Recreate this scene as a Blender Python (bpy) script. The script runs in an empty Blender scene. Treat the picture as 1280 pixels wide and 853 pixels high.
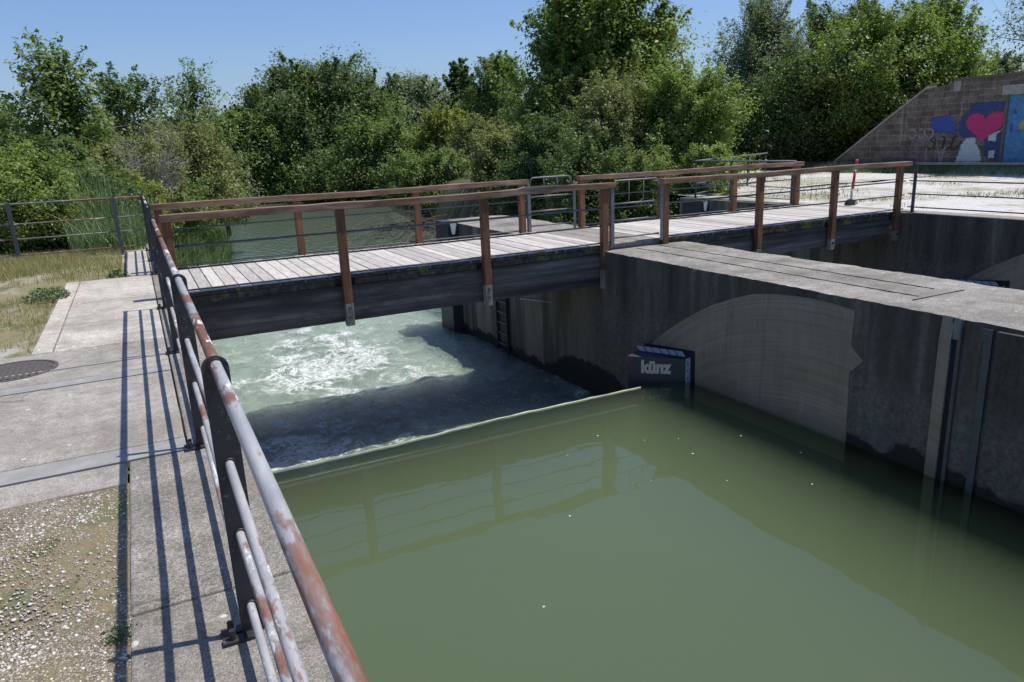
import bpy, math, random
import numpy as np
from mathutils import Vector, Matrix, noise as mnoise

R = math.radians
PI = math.pi
scene = bpy.context.scene
COL = scene.collection
random.seed(7)

# ------------------------------------------------------------------ helpers
class MB:
    """collects faces, builds ONE mesh object"""
    def __init__(s):
        s.v = []; s.f = []; s.r = []
    def quadring(s, a, b):
        n = len(a)
        for i in range(n):
            j = (i+1) % n
            s.f.append((a[i], a[j], b[j], b[i]))
    def box(s, x0, x1, y0, y1, z0, z1, M=None, rnd=None):
        b = len(s.v)
        P = [(x0,y0,z0),(x1,y0,z0),(x1,y1,z0),(x0,y1,z0),(x0,y0,z1),(x1,y0,z1),(x1,y1,z1),(x0,y1,z1)]
        if M is not None: P = [tuple(M @ Vector(p)) for p in P]
        s.v += P
        for q in ((0,3,2,1),(4,5,6,7),(0,1,5,4),(1,2,6,5),(2,3,7,6),(3,0,4,7)):
            s.f.append(tuple(b+k for k in q))
            if rnd is not None: s.r.append(rnd)
        return s
    def prism(s, pts, ext):
        """polygon pts (3D list) extruded by vector ext"""
        b = len(s.v); n = len(pts); e = Vector(ext)
        s.v += [tuple(p) for p in pts] + [tuple(Vector(p)+e) for p in pts]
        s.f.append(tuple(b+i for i in range(n)))
        s.f.append(tuple(b+n+i for i in reversed(range(n))))
        for i in range(n):
            j = (i+1) % n
            s.f.append((b+i, b+n+i, b+n+j, b+j))
        return s
    def tube(s, pts, rad, seg=10, cap=True):
        pts = [Vector(p) for p in pts]
        n = len(pts)
        rads = rad if isinstance(rad, (list, tuple)) else [rad]*n
        rings = []
        up = None
        for i, p in enumerate(pts):
            t = (pts[min(i+1, n-1)] - pts[max(i-1, 0)]).normalized()
            if up is None:
                up = Vector((0,0,1)) if abs(t.z) < .9 else Vector((1,0,0))
            a = (up - t*up.dot(t)).normalized(); c = t.cross(a)
            up = a
            ring = []
            for k in range(seg):
                th = 2*PI*k/seg
                ring.append(len(s.v)); s.v.append(tuple(p + (a*math.cos(th)+c*math.sin(th))*rads[i]))
            rings.append(ring)
        for a, b in zip(rings[:-1], rings[1:]): s.quadring(a, b)
        if cap:
            s.f.append(tuple(reversed(rings[0]))); s.f.append(tuple(rings[-1]))
        return s
    def build(s, name, mat, parent=None, smooth=False, bevel=0, autosmooth=True):
        me = bpy.data.meshes.new(name)
        me.from_pydata(s.v, [], s.f); me.validate(); 
        if s.r and len(s.r) == len(me.polygons):
            at = me.attributes.new('rnd', 'FLOAT', 'FACE'); at.data.foreach_set('value', s.r)
        import bmesh
        bm = bmesh.new(); bm.from_mesh(me); bmesh.ops.recalc_face_normals(bm, faces=bm.faces); bm.to_mesh(me); bm.free()
        me.materials.append(mat)
        if smooth:
            me.polygons.foreach_set('use_smooth', [len(p.vertices) == 4 for p in me.polygons])
        o = bpy.data.objects.new(name, me); COL.objects.link(o)
        if bevel:
            m = o.modifiers.new('bevel', 'BEVEL'); m.width = bevel; m.segments = 2; m.limit_method = 'ANGLE'; m.angle_limit = R(40)
        if parent: o.parent = parent
        return o

def tag(o, label=None, cat=None, group=None, kind=None):
    if label: o['label'] = label
    if cat: o['category'] = cat
    if group: o['group'] = group
    if kind: o['kind'] = kind
    return o

def empty(name, label, cat, group=None, loc=(0,0,0)):
    o = bpy.data.objects.new(name, None); COL.objects.link(o); o.location = loc
    o.empty_display_size = .2
    return tag(o, label, cat, group)

def mesh_np(name, verts, faces_flat, nper, mat, parent=None, rnd=None, smooth=False):
    """fast mesh from numpy: faces all with nper corners"""
    me = bpy.data.meshes.new(name)
    nv = len(verts); nf = len(faces_flat)//nper
    me.vertices.add(nv); me.vertices.foreach_set('co', np.asarray(verts, np.float32).ravel())
    me.loops.add(nf*nper); me.loops.foreach_set('vertex_index', np.asarray(faces_flat, np.int32))
    me.polygons.add(nf)
    me.polygons.foreach_set('loop_start', np.arange(0, nf*nper, nper, dtype=np.int32))
    me.polygons.foreach_set('loop_total', np.full(nf, nper, np.int32))
    if smooth: me.polygons.foreach_set('use_smooth', np.ones(nf, bool))
    me.update(calc_edges=True)
    if rnd is not None:
        at = me.attributes.new('rnd', 'FLOAT', 'FACE'); at.data.foreach_set('value', np.asarray(rnd, np.float32))
    me.materials.append(mat)
    o = bpy.data.objects.new(name, me); COL.objects.link(o)
    if parent: o.parent = parent
    return o

def vnoise(x, y, seed=0):
    """vectorised value/gradient noise in 2D, about -1..1"""
    def h(ix, iy):
        n = (ix.astype(np.int64)*374761393 + iy.astype(np.int64)*668265263 + seed*144665) & 0x7fffffff
        n = ((n ^ (n >> 13)) * 1274126177) & 0x7fffffff
        return ((n ^ (n >> 16)) & 0xffff)/32767.5 - 1
    ix = np.floor(x); iy = np.floor(y); fx = x-ix; fy = y-iy
    u = fx*fx*(3-2*fx); v = fy*fy*(3-2*fy)
    a = h(ix,iy); b = h(ix+1,iy); c = h(ix,iy+1); d = h(ix+1,iy+1)
    return (a*(1-u)+b*u)*(1-v) + (c*(1-u)+d*u)*v
def fbm(x, y, oct=4, seed=0):
    t = 0; a = 1; f = 1
    for o in range(oct):
        t = t + a*vnoise(x*f, y*f, seed+o*17); a *= .5; f *= 2.03
    return t

def grid(name, xs, ys, zfun, mat, smooth=True):
    X, Y = np.meshgrid(xs, ys); Z = zfun(X, Y)
    nx, ny = len(xs), len(ys)
    V = np.stack([X, Y, Z], -1).reshape(-1, 3)
    i, j = np.meshgrid(np.arange(nx-1), np.arange(ny-1)); q = (j*nx+i).ravel()
    F = np.stack([q, q+1, q+nx+1, q+nx], -1).ravel()
    return mesh_np(name, V, F, 4, mat, smooth=smooth)

# ------------------------------------------------------------------ materials
class NT:
    def __init__(s, name):
        s.m = bpy.data.materials.new(name); s.m.use_nodes = True
        s.t = s.m.node_tree; s.t.nodes.clear()
        s.out = s.n('ShaderNodeOutputMaterial')
        s.b = s.n('ShaderNodeBsdfPrincipled'); s.l(s.b.outputs[0], s.out.inputs[0])
        s.geo = s.n('ShaderNodeNewGeometry')
    def n(s, t, **k):
        x = s.t.nodes.new(t)
        for a, v in k.items(): setattr(x, a, v)
        return x
    def l(s, a, b): s.t.links.new(a, b)
    def coord(s, scale=(1,1,1)):
        m = s.n('ShaderNodeMapping'); m.inputs['Scale'].default_value = scale
        s.l(s.geo.outputs['Position'], m.inputs['Vector']); return m.outputs[0]
    def noise(s, scale, detail=4, rough=.55, stretch=(1,1,1), dist=0):
        x = s.n('ShaderNodeTexNoise'); x.inputs['Scale'].default_value = scale
        x.inputs['Detail'].default_value = detail; x.inputs['Roughness'].default_value = rough
        x.inputs['Distortion'].default_value = dist
        s.l(s.coord(stretch), x.inputs['Vector']); return x.outputs[0]
    def vor(s, scale, feature='F1', stretch=(1,1,1), out=0):
        x = s.n('ShaderNodeTexVoronoi', feature=feature); x.inputs['Scale'].default_value = scale
        s.l(s.coord(stretch), x.inputs['Vector']); return x.outputs[out]
    def ramp(s, fac, stops, interp='LINEAR'):
        r = s.n('ShaderNodeValToRGB'); r.color_ramp.interpolation = interp
        e = r.color_ramp.elements
        while len(e) < len(stops): e.new(.5)
        for i, (p, c) in enumerate(stops):
            e[i].position = p
            if not hasattr(c, '__len__'): c = (c,c,c)
            e[i].color = (c[0], c[1], c[2], 1)
        s.l(fac, r.inputs[0]); return r.outputs[0]
    def mix(s, fac, a, b, mode='MIX'):
        x = s.n('ShaderNodeMix', data_type='RGBA', blend_type=mode)
        for sock, val in ((x.inputs[0], fac), (x.inputs[6], a), (x.inputs[7], b)):
            if hasattr(val, 'links') or hasattr(val, 'is_linked'): s.l(val, sock)
            elif hasattr(val, '__len__'): sock.default_value = (val[0], val[1], val[2], 1)
            else: sock.default_value = val
        return x.outputs[2]
    def math(s, op, a, b=0., clamp=False):
        x = s.n('ShaderNodeMath', operation=op, use_clamp=clamp)
        for sock, val in ((x.inputs[0], a), (x.inputs[1], b)):
            if hasattr(val, 'is_linked'): s.l(val, sock)
            else: sock.default_value = val
        return x.outputs[0]
    def attr(s, name='rnd'):
        a = s.n('ShaderNodeAttribute'); a.attribute_name = name; return a.outputs['Fac']
    def xyz(s):
        x = s.n('ShaderNodeSeparateXYZ'); s.l(s.geo.outputs['Position'], x.inputs[0]); return x.outputs
    def color(s, c):
        if hasattr(c, 'is_linked'): s.l(c, s.b.inputs['Base Color'])
        else: s.b.inputs['Base Color'].default_value = (c[0], c[1], c[2], 1)
    def rough(s, r):
        if hasattr(r, 'is_linked'): s.l(r, s.b.inputs['Roughness'])
        else: s.b.inputs['Roughness'].default_value = r
    def bump(s, h, strength=.3, dist=.02, prev=None):
        b = s.n('ShaderNodeBump'); b.inputs['Strength'].default_value = strength; b.inputs['Distance'].default_value = dist
        s.l(h, b.inputs['Height'])
        if prev is not None: s.l(prev, b.inputs['Normal'])
        s.l(b.outputs[0], s.b.inputs['Normal']); return b.outputs[0]

def mat_concrete(name, lo, mid, hi, speck=.5, spots=True, moss=0., bumpd=.004, streak=0., cracks=False, slabs=False):
    t = NT(name)
    big = t.noise(1.1, 5, .62)
    c = t.ramp(big, [(.28, lo), (.52, mid), (.78, hi)])
    med = t.noise(9, 5, .6)
    c = t.mix(.55, c, t.ramp(med, [(.3, (.32,.31,.30)), (.5,(.5,.5,.5)), (.7,(.68,.67,.66))]), 'OVERLAY')
    fine = t.noise(170, 3, .7)
    c = t.mix(speck, c, t.ramp(fine, [(.32, (.12,.12,.12)), (.5,(.5,.5,.5)), (.68, (.86,.85,.83))]), 'OVERLAY')
    peb = t.vor(85, out=1)
    sepr = t.n('ShaderNodeSeparateColor'); t.l(peb, sepr.inputs[0])
    c = t.mix(speck*.5, c, t.ramp(sepr.outputs[0], [(0,(.25,.24,.23)),(.5,(.5,.5,.5)),(1,(.78,.76,.72))]), 'OVERLAY')
    if streak:
        st = t.noise(1., 5, .65, stretch=(5,5,.35))
        c = t.mix(streak, c, t.ramp(st, [(.33,(.1,.1,.1)),(.5,(.5,.5,.5)),(.7,(.85,.85,.82))]), 'OVERLAY')
    if moss:
        mm = t.noise(2.3, 6, .7)
        c = t.mix(t.math('MULTIPLY', t.ramp(mm, [(.5,0),(.66,1)]), moss), c, (.10,.09,.035))
    if spots:
        v = t.vor(5.5); w = t.noise(30, 3)
        f = t.math('ADD', v, t.math('MULTIPLY', t.math('SUBTRACT', w, .5), .16))
        lic = t.math('MULTIPLY', t.ramp(f, [(.075, 1), (.1, 0)]), t.ramp(t.noise(1.7, 2), [(.45,0),(.55,1)]))
        c = t.mix(t.math('MULTIPLY', lic, .75), c, (.62,.62,.58))
    if slabs: c = t.mix(1., c, t.ramp(t.attr(), [(0,(.82,.82,.82)),(.35,(1,1,1)),(.8,(1.42,1.41,1.39)),(1,(1.6,1.58,1.55))]), 'MULTIPLY')
    if cracks:
        ed = t.n('ShaderNodeTexVoronoi', feature='DISTANCE_TO_EDGE'); ed.inputs['Scale'].default_value = .55
        wv = t.n('ShaderNodeVectorMath', operation='MULTIPLY_ADD'); nz = t.n('ShaderNodeTexNoise'); nz.inputs['Scale'].default_value = 2.2; nz.inputs['Detail'].default_value = 6
        t.l(t.geo.outputs['Position'], nz.inputs['Vector']); t.l(nz.outputs[1], wv.inputs[0]); wv.inputs[1].default_value = (.5,.5,.5); t.l(t.geo.outputs['Position'], wv.inputs[2]); t.l(wv.outputs[0], ed.inputs['Vector'])
        cm = t.math('MULTIPLY', t.ramp(ed.outputs[0], [(.0,1),(.006,0)]), t.ramp(t.noise(.6, 3), [(.52,0),(.58,1)]))
        c = t.mix(t.math('MULTIPLY', cm, .7), c, (.07,.06,.05))
        dirt = t.noise(.75, 7, .72)
        c = t.mix(t.ramp(dirt, [(.5,0),(.68,.55)]), c, (.17,.145,.115))
    t.color(c); t.rough(.92)
    p = t.bump(fine, .5, bumpd*.5)
    t.bump(med, .5, bumpd*2, p)
    return t.m

def mat_wood(name, c0, c1, c2, stretch=(1,1,1), scale=14, rough=.8, plank=False, knots=True):
    t = NT(name)
    g = t.noise(scale, 6, .65, stretch=stretch, dist=.3)
    c = t.ramp(g, [(.3, c0), (.5, c1), (.72, c2)])
    if plank:
        r = t.attr()
        c = t.mix(.6, c, t.ramp(r, [(0,(.33,.325,.32)),(.5,(.5,.5,.49)),(1,(.66,.65,.63))]), 'OVERLAY')
        # screw heads: two rows of dark dots
        v = t.vor(9.0)
        c = t.mix(t.math('MULTIPLY', t.ramp(v, [(.07,1),(.1,0)]), .75), c, (.07,.06,.055))
    if knots:
        b = t.noise(2.2, 3)
        c = t.mix(.7, c, t.ramp(b, [(.3,(.28,.28,.28)),(.7,(.70,.70,.70))]), 'OVERLAY')
    t.color(c); t.rough(rough); t.bump(g, .4, .004)
    return t.m

def mat_plain(name, c, rough=.5, metal=0., var=.15, scale=12, bumpd=0):
    t = NT(name)
    nz = t.noise(scale, 5, .6)
    t.color(t.mix(var, c, t.ramp(nz, [(.3,(.15,.15,.15)),(.7,(.85,.85,.85))]), 'OVERLAY'))
    t.rough(rough); t.b.inputs['Metallic'].default_value = metal
    if bumpd: t.bump(nz, .3, bumpd)
    return t.m

def mat_rail(name, stretch, rust=.55, base=(.34,.36,.40)):
    t = NT(name)
    a = t.noise(2.6, 6, .68, stretch=stretch)
    b = t.noise(16, 5, .7, stretch=stretch)
    f = t.math('ADD', t.math('MULTIPLY', a, .7), t.math('MULTIPLY', b, .3))
    c = t.mix(.5, base, t.ramp(b, [(.3,(.3,.3,.32)),(.7,(.72,.72,.70))]), 'OVERLAY')
    c = t.mix(t.ramp(f, [(rust,0),(rust+.02,.7),(rust+.06,1)]), c, t.ramp(b, [(.3,(.085,.036,.022)),(.55,(.175,.075,.045)),(.8,(.29,.16,.11))]))
    w = t.noise(9, 6, .75, stretch=stretch)
    c = t.mix(t.ramp(w, [(.565,0),(.59,1)]), c, (.62,.61,.58))
    t.color(c); t.rough(t.ramp(f, [(rust-.05,.42),(rust+.04,.85)])); t.bump(b, .5, .003)
    return t.m

def mat_leaf(name, dark, mid, light, transl=.28, rough=.5):
    t = NT(name)
    r = t.attr()
    c = t.ramp(r, [(0, dark), (.5, mid), (1, light)])
    t.color(c); t.rough(rough); t.b.inputs['Specular IOR Level'].default_value = .45
    tr = t.n('ShaderNodeBsdfTranslucent')
    t.l(t.mix(1, c, (.95,1.15,.55), 'MULTIPLY'), tr.inputs[0])
    mx = t.n('ShaderNodeMixShader'); mx.inputs[0].default_value = transl
    t.l(t.b.outputs[0], mx.inputs[1]); t.l(tr.outputs[0], mx.inputs[2]); t.l(mx.outputs[0], t.out.inputs[0])
    return t.m

M = {}
M['walk'] = mat_concrete('walkway_concrete', (.215,.197,.168), (.31,.287,.250), (.395,.368,.326), .7, cracks=True, slabs=True)
M['capstone'] = mat_concrete('kerb_concrete', (.155,.141,.122), (.225,.208,.180), (.345,.322,.282), 1., moss=.3, cracks=True)
M['pier_top'] = mat_concrete('pier_concrete', (.14,.128,.112), (.245,.228,.205), (.37,.345,.31), 1., moss=.45, bumpd=.009)
M['steel_strip'] = mat_plain('worn_steel_strip', (.27,.262,.245), .85, .0, .25, 7)
M['cast_iron'] = mat_plain('cast_iron', (.10,.085,.075), .7, .2, .35, 30, .002)
M['rail'] = mat_rail('rusty_paint_tube', (1,.24,1), .462, (.33,.33,.335))
M['rail_low'] = mat_rail('flaking_grey_tube', (1,.3,1), .53, (.35,.345,.345))
M['rail_x'] = mat_rail('weathered_tube', (.22,1,1), .49, (.15,.15,.145))
def mat_plate():
    t = NT('dark_chipped_paint'); a = t.noise(30, 6, .75); b = t.noise(3, 5, .65)
    c = t.mix(t.ramp(a, [(.60,0),(.66,1)]), (.020,.022,.026), (.12,.115,.11))
    c = t.mix(t.ramp(t.math('ADD', t.math('MULTIPLY', b, .7), t.math('MULTIPLY', a, .3)), [(.56,0),(.64,.8)]), c, (.085,.045,.03))
    t.color(c); t.rough(.55); t.bump(a, .3, .003); return t.m
M['plate'] = mat_plate()
M['grey_post'] = mat_plain('grey_painted_steel', (.075,.082,.092), .45, .2, .3, 18)
M['galv'] = mat_plain('galvanised_steel', (.17,.178,.185), .5, .25, .3, 10)
M['rod'] = mat_plain('grey_steel_rod', (.085,.092,.10), .6, .1, .25, 15)
M['post_wood'] = mat_wood('brown_stained_wood', (.095,.042,.017), (.165,.075,.032), (.24,.125,.062), (1,1,.12), 20)
M['post_grey'] = mat_wood('bare_grey_wood', (.10,.09,.075), (.21,.195,.165), (.34,.32,.28), (1,1,.12), 22)
M['handrail'] = mat_wood('faded_handrail_wood', (.11,.058,.034), (.20,.118,.072), (.34,.24,.175), (.10,1,1), 20)
M['split_wood'] = mat_wood('fresh_split_wood', (.34,.27,.2), (.46,.38,.3), (.55,.47,.38), (.12,1,1), 18)
M['deck'] = mat_wood('grey_deck_plank', (.32,.293,.262), (.465,.432,.392), (.585,.552,.508), (1,.10,1), 26, .85, plank=True, knots=False)
def mat_beam():
    t = NT('dark_weathered_beam')
    g = t.noise(12, 6, .68, stretch=(.05,1,1)); b = t.noise(5.5, 2, .5, stretch=(.02,.02,1)); sp = t.noise(2, 5, .7, stretch=(.6,1,1.4))
    c = t.ramp(g, [(.3,(.034,.029,.025)),(.5,(.085,.073,.063)),(.72,(.19,.165,.145))])
    c = t.mix(.8, c, t.ramp(b, [(.4,(.25,.25,.25)),(.5,(.5,.5,.5)),(.6,(.72,.72,.72))]), 'OVERLAY')
    c = t.mix(t.ramp(sp, [(.5,0),(.66,.7)]), c, (.03,.027,.024))
    t.color(c); t.rough(.8); p = t.bump(b, .8, .03); t.bump(g, .4, .006, p); return t.m
M['beam'] = mat_beam()
def mat_fascia():
    t = NT('mossy_board_end')
    g = t.noise(14, 6, .7)
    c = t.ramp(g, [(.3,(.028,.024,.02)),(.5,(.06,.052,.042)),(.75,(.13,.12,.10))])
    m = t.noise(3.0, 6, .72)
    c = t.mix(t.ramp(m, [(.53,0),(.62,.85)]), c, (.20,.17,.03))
    t.color(c); t.rough(.95); t.bump(g, .6, .01); return t.m
M['fascia'] = mat_fascia()
def mat_pierwall():
    t = NT('dark_stained_concrete')
    x = t.xyz()
    st = t.noise(1.0, 6, .68, stretch=(3.2,3.2,.30))
    sm = t.noise(22, 5, .65)
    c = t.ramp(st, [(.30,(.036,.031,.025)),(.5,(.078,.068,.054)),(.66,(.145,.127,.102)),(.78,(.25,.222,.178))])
    low = t.ramp(t.math('ADD', x[2], t.math('MULTIPLY', t.noise(3,5), .5)), [(-.0,0),(1,1)])
    # paler washed zone between the usual water lines
    zz = t.math('ADD', t.math('MULTIPLY', x[2], -1.0), t.math('MULTIPLY', t.math('SUBTRACT', t.noise(2.1,5,.6), .5), .5))
    wash = t.math('MULTIPLY', t.ramp(t.math('SUBTRACT', zz, .75), [(0,0),(.35,1)]), .5)
    c = t.mix(wash, c, t.ramp(sm, [(.3,(.085,.079,.070)),(.7,(.18,.168,.15))]))
    c = t.mix(.5, c, t.ramp(sm, [(.3,(.25,.25,.25)),(.7,(.75,.75,.75))]), 'OVERLAY')
    # brown green run-off towards the far, wet end
    far = t.ramp(t.math('MULTIPLY', t.math('SUBTRACT', x[1], 9.6), .4), [(0,0),(1,1)])
    run = t.noise(1.0, 5, .6, stretch=(2.4,2.4,.22))
    c = t.mix(t.math('MULTIPLY', far, .85), c, t.ramp(run, [(.32,(.035,.036,.03)),(.47,(.09,.088,.07)),(.58,(.22,.215,.175)),(.7,(.12,.115,.09))]))
    # algae skirt just above the water
    alg = t.math('ADD', x[2], t.math('MULTIPLY', t.math('SUBTRACT', t.noise(1.6,5,.65), .5), .55))
    lev = t.math('ADD', t.math('MULTIPLY', t.math('GREATER_THAN', x[1], 8.6), .93), 1.58)
    hump = t.ramp(t.math('DIVIDE', t.math('SUBTRACT', x[1], 8.6), 3.6), [(0,0),(.35,.9),(.62,1),(1,.0)])
    lev = t.math('SUBTRACT', lev, t.math('MULTIPLY', hump, .42))
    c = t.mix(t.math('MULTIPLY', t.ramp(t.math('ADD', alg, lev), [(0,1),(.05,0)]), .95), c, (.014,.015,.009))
    t.color(c); t.rough(.9); t.bump(sm, .5, .008); return t.m
M['pier_wall'] = mat_pierwall()
def mat_sector():
    t = NT('dull_steel_sheet')
    g = t.noise(1, 6, .65, stretch=(6,6,.5)); b = t.noise(1.6, 4)
    c = t.ramp(g, [(.3,(.20,.165,.12)),(.45,(.27,.23,.17)),(.6,(.24,.20,.145)),(.75,(.33,.29,.22))])
    c = t.mix(t.ramp(b, [(.48,0),(.64,.45)]), c, (.20,.15,.105))
    xx = t.xyz(); dy = t.math('SUBTRACT', xx[1], 5.7); dz = t.math('ADD', xx[2], 4.75)
    rad = t.math('SQRT', t.math('ADD', t.math('MULTIPLY', dy, dy), t.math('MULTIPLY', dz, dz)))
    ang = t.math('ARCTAN2', dz, dy)
    pv = t.n('ShaderNodeCombineXYZ'); t.l(t.math('MULTIPLY', rad, 22.), pv.inputs[0]); t.l(t.math('MULTIPLY', ang, 1.5), pv.inputs[1])
    an_ = t.n('ShaderNodeTexNoise'); an_.inputs['Scale'].default_value = 1; an_.inputs['Detail'].default_value = 5; an_.inputs['Roughness'].default_value = .7; t.l(pv.outputs[0], an_.inputs['Vector'])
    c = t.mix(.55, c, t.ramp(an_.outputs[0], [(.3,(.3,.3,.3)),(.5,(.5,.5,.5)),(.7,(.74,.73,.70))]), 'OVERLAY')
    sc = t.noise(1, 3, .8, stretch=(40,40,1.2)); c = t.mix(t.ramp(sc, [(.62,0),(.68,.5)]), c, (.36,.35,.33))
    x = t.xyz(); lowz = t.math('ADD', x[2], t.math('MULTIPLY', t.noise(2.5,5,.65), .5))
    c = t.mix(t.ramp(t.math('ADD', lowz, 1.45), [(0,.65),(.3,0)]), c, (.12,.12,.095))
    t.color(c); t.rough(.6); t.b.inputs['Metallic'].default_value = .1; return t.m
M['sector'] = mat_sector()
M['box_blue'] = mat_plain('dark_blue_box_paint', (.034,.038,.048), .5, 0, .3, 20)
M['box_grey'] = mat_plain('grey_blue_steel', (.22,.26,.31), .5, .1, .3, 20)
M['black'] = mat_plain('black_recess', (.01,.01,.011), .8, 0, .1)  # near-black: ladder stiles, joints, and the painted shade of recesses
M['letters'] = mat_plain('pale_lettering', (.50,.47,.42), .7, 0, .35, 60)
M['sunlit_lip'] = mat_plain('pale_green_lip', (.22,.265,.16), .4, 0, .6, 5)  # lip strip coloured pale for the lit thin water over the crest
M['red'] = mat_plain('signal_red', (.34,.018,.02), .5, 0, .15)
M['white'] = mat_plain('white_paint', (.72,.72,.70), .5, 0, .2)
M['pale_grey'] = mat_plain('grey_pole', (.45,.44,.43), .5, 0, .2)
M['rubber'] = mat_plain('black_rubber', (.025,.024,.022), .8, 0, .2)
M['yellowish'] = mat_plain('yellowed_plastic', (.45,.38,.22), .6, 0, .3)
M['bark'] = mat_wood('grey_bark', (.045,.04,.034), (.085,.075,.062), (.15,.135,.115), (1,1,.25), 14, .9)
M['dead_twig'] = mat_plain('dead_twig', (.30,.265,.225), .9, 0, .3)
M['twig_brown'] = mat_plain('brown_twig', (.12,.10,.085), .9, 0, .3)

M['bark_pale'] = mat_wood('pale_grey_bark', (.13,.12,.105), (.20,.185,.165), (.28,.26,.235), (1,1,.25), 14, .9)
def mat_water(name, base, bump, dist, scale, sss=0., rough=.015, aniso=(1,1,1)):
    t = NT(name)
    t.color(base); t.rough(rough); t.b.inputs['IOR'].default_value = 1.42
    if sss:
        t.b.subsurface_method = 'BURLEY'
        t.b.inputs['Subsurface Weight'].default_value = 1.
        t.b.inputs['Subsurface Radius'].default_value = (.32,.42,.28)
        t.b.inputs['Subsurface Scale'].default_value = sss
    a = t.noise(scale, 3, .5, stretch=aniso)
    t.bump(a, bump, dist)
    return t.m
def mat_pool():
    # turbid water: clear Fresnel surface over a scattering, absorbing body
    t = NT('green_turbid_water'); t.t.nodes.remove(t.b)
    a = t.noise(2.6, 1.5, .45)
    bp = t.n('ShaderNodeBump'); bp.inputs['Strength'].default_value = .10; bp.inputs['Distance'].default_value = .02; t.l(a, bp.inputs['Height'])
    fr = t.n('ShaderNodeFresnel'); fr.inputs[0].default_value = 1.47; t.l(bp.outputs[0], fr.inputs[1])
    gl = t.n('ShaderNodeBsdfGlossy'); gl.inputs['Roughness'].default_value = .01; t.l(bp.outputs[0], gl.inputs['Normal'])
    tr = t.n('ShaderNodeBsdfTransparent'); mx = t.n('ShaderNodeMixShader')
    t.l(fr.outputs[0], mx.inputs[0]); t.l(tr.outputs[0], mx.inputs[1]); t.l(gl.outputs[0], mx.inputs[2]); t.l(mx.outputs[0], t.out.inputs[0])
    vs = t.n('ShaderNodeVolumeScatter'); vs.inputs['Color'].default_value = (.335,.415,.255,1); vs.inputs['Density'].default_value = .85
    va = t.n('ShaderNodeVolumeAbsorption'); va.inputs['Color'].default_value = (.32,.46,.26,1); va.inputs['Density'].default_value = .62
    ad = t.n('ShaderNodeAddShader'); t.l(vs.outputs[0], ad.inputs[0]); t.l(va.outputs[0], ad.inputs[1]); t.l(ad.outputs[0], t.out.inputs[1])
    return t.m
M['water_up'] = mat_pool()
M['river'] = mat_water('rippled_river_water', (.100,.135,.095), .85, .12, 3.4, 0, .08, (1,.5,1))
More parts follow.
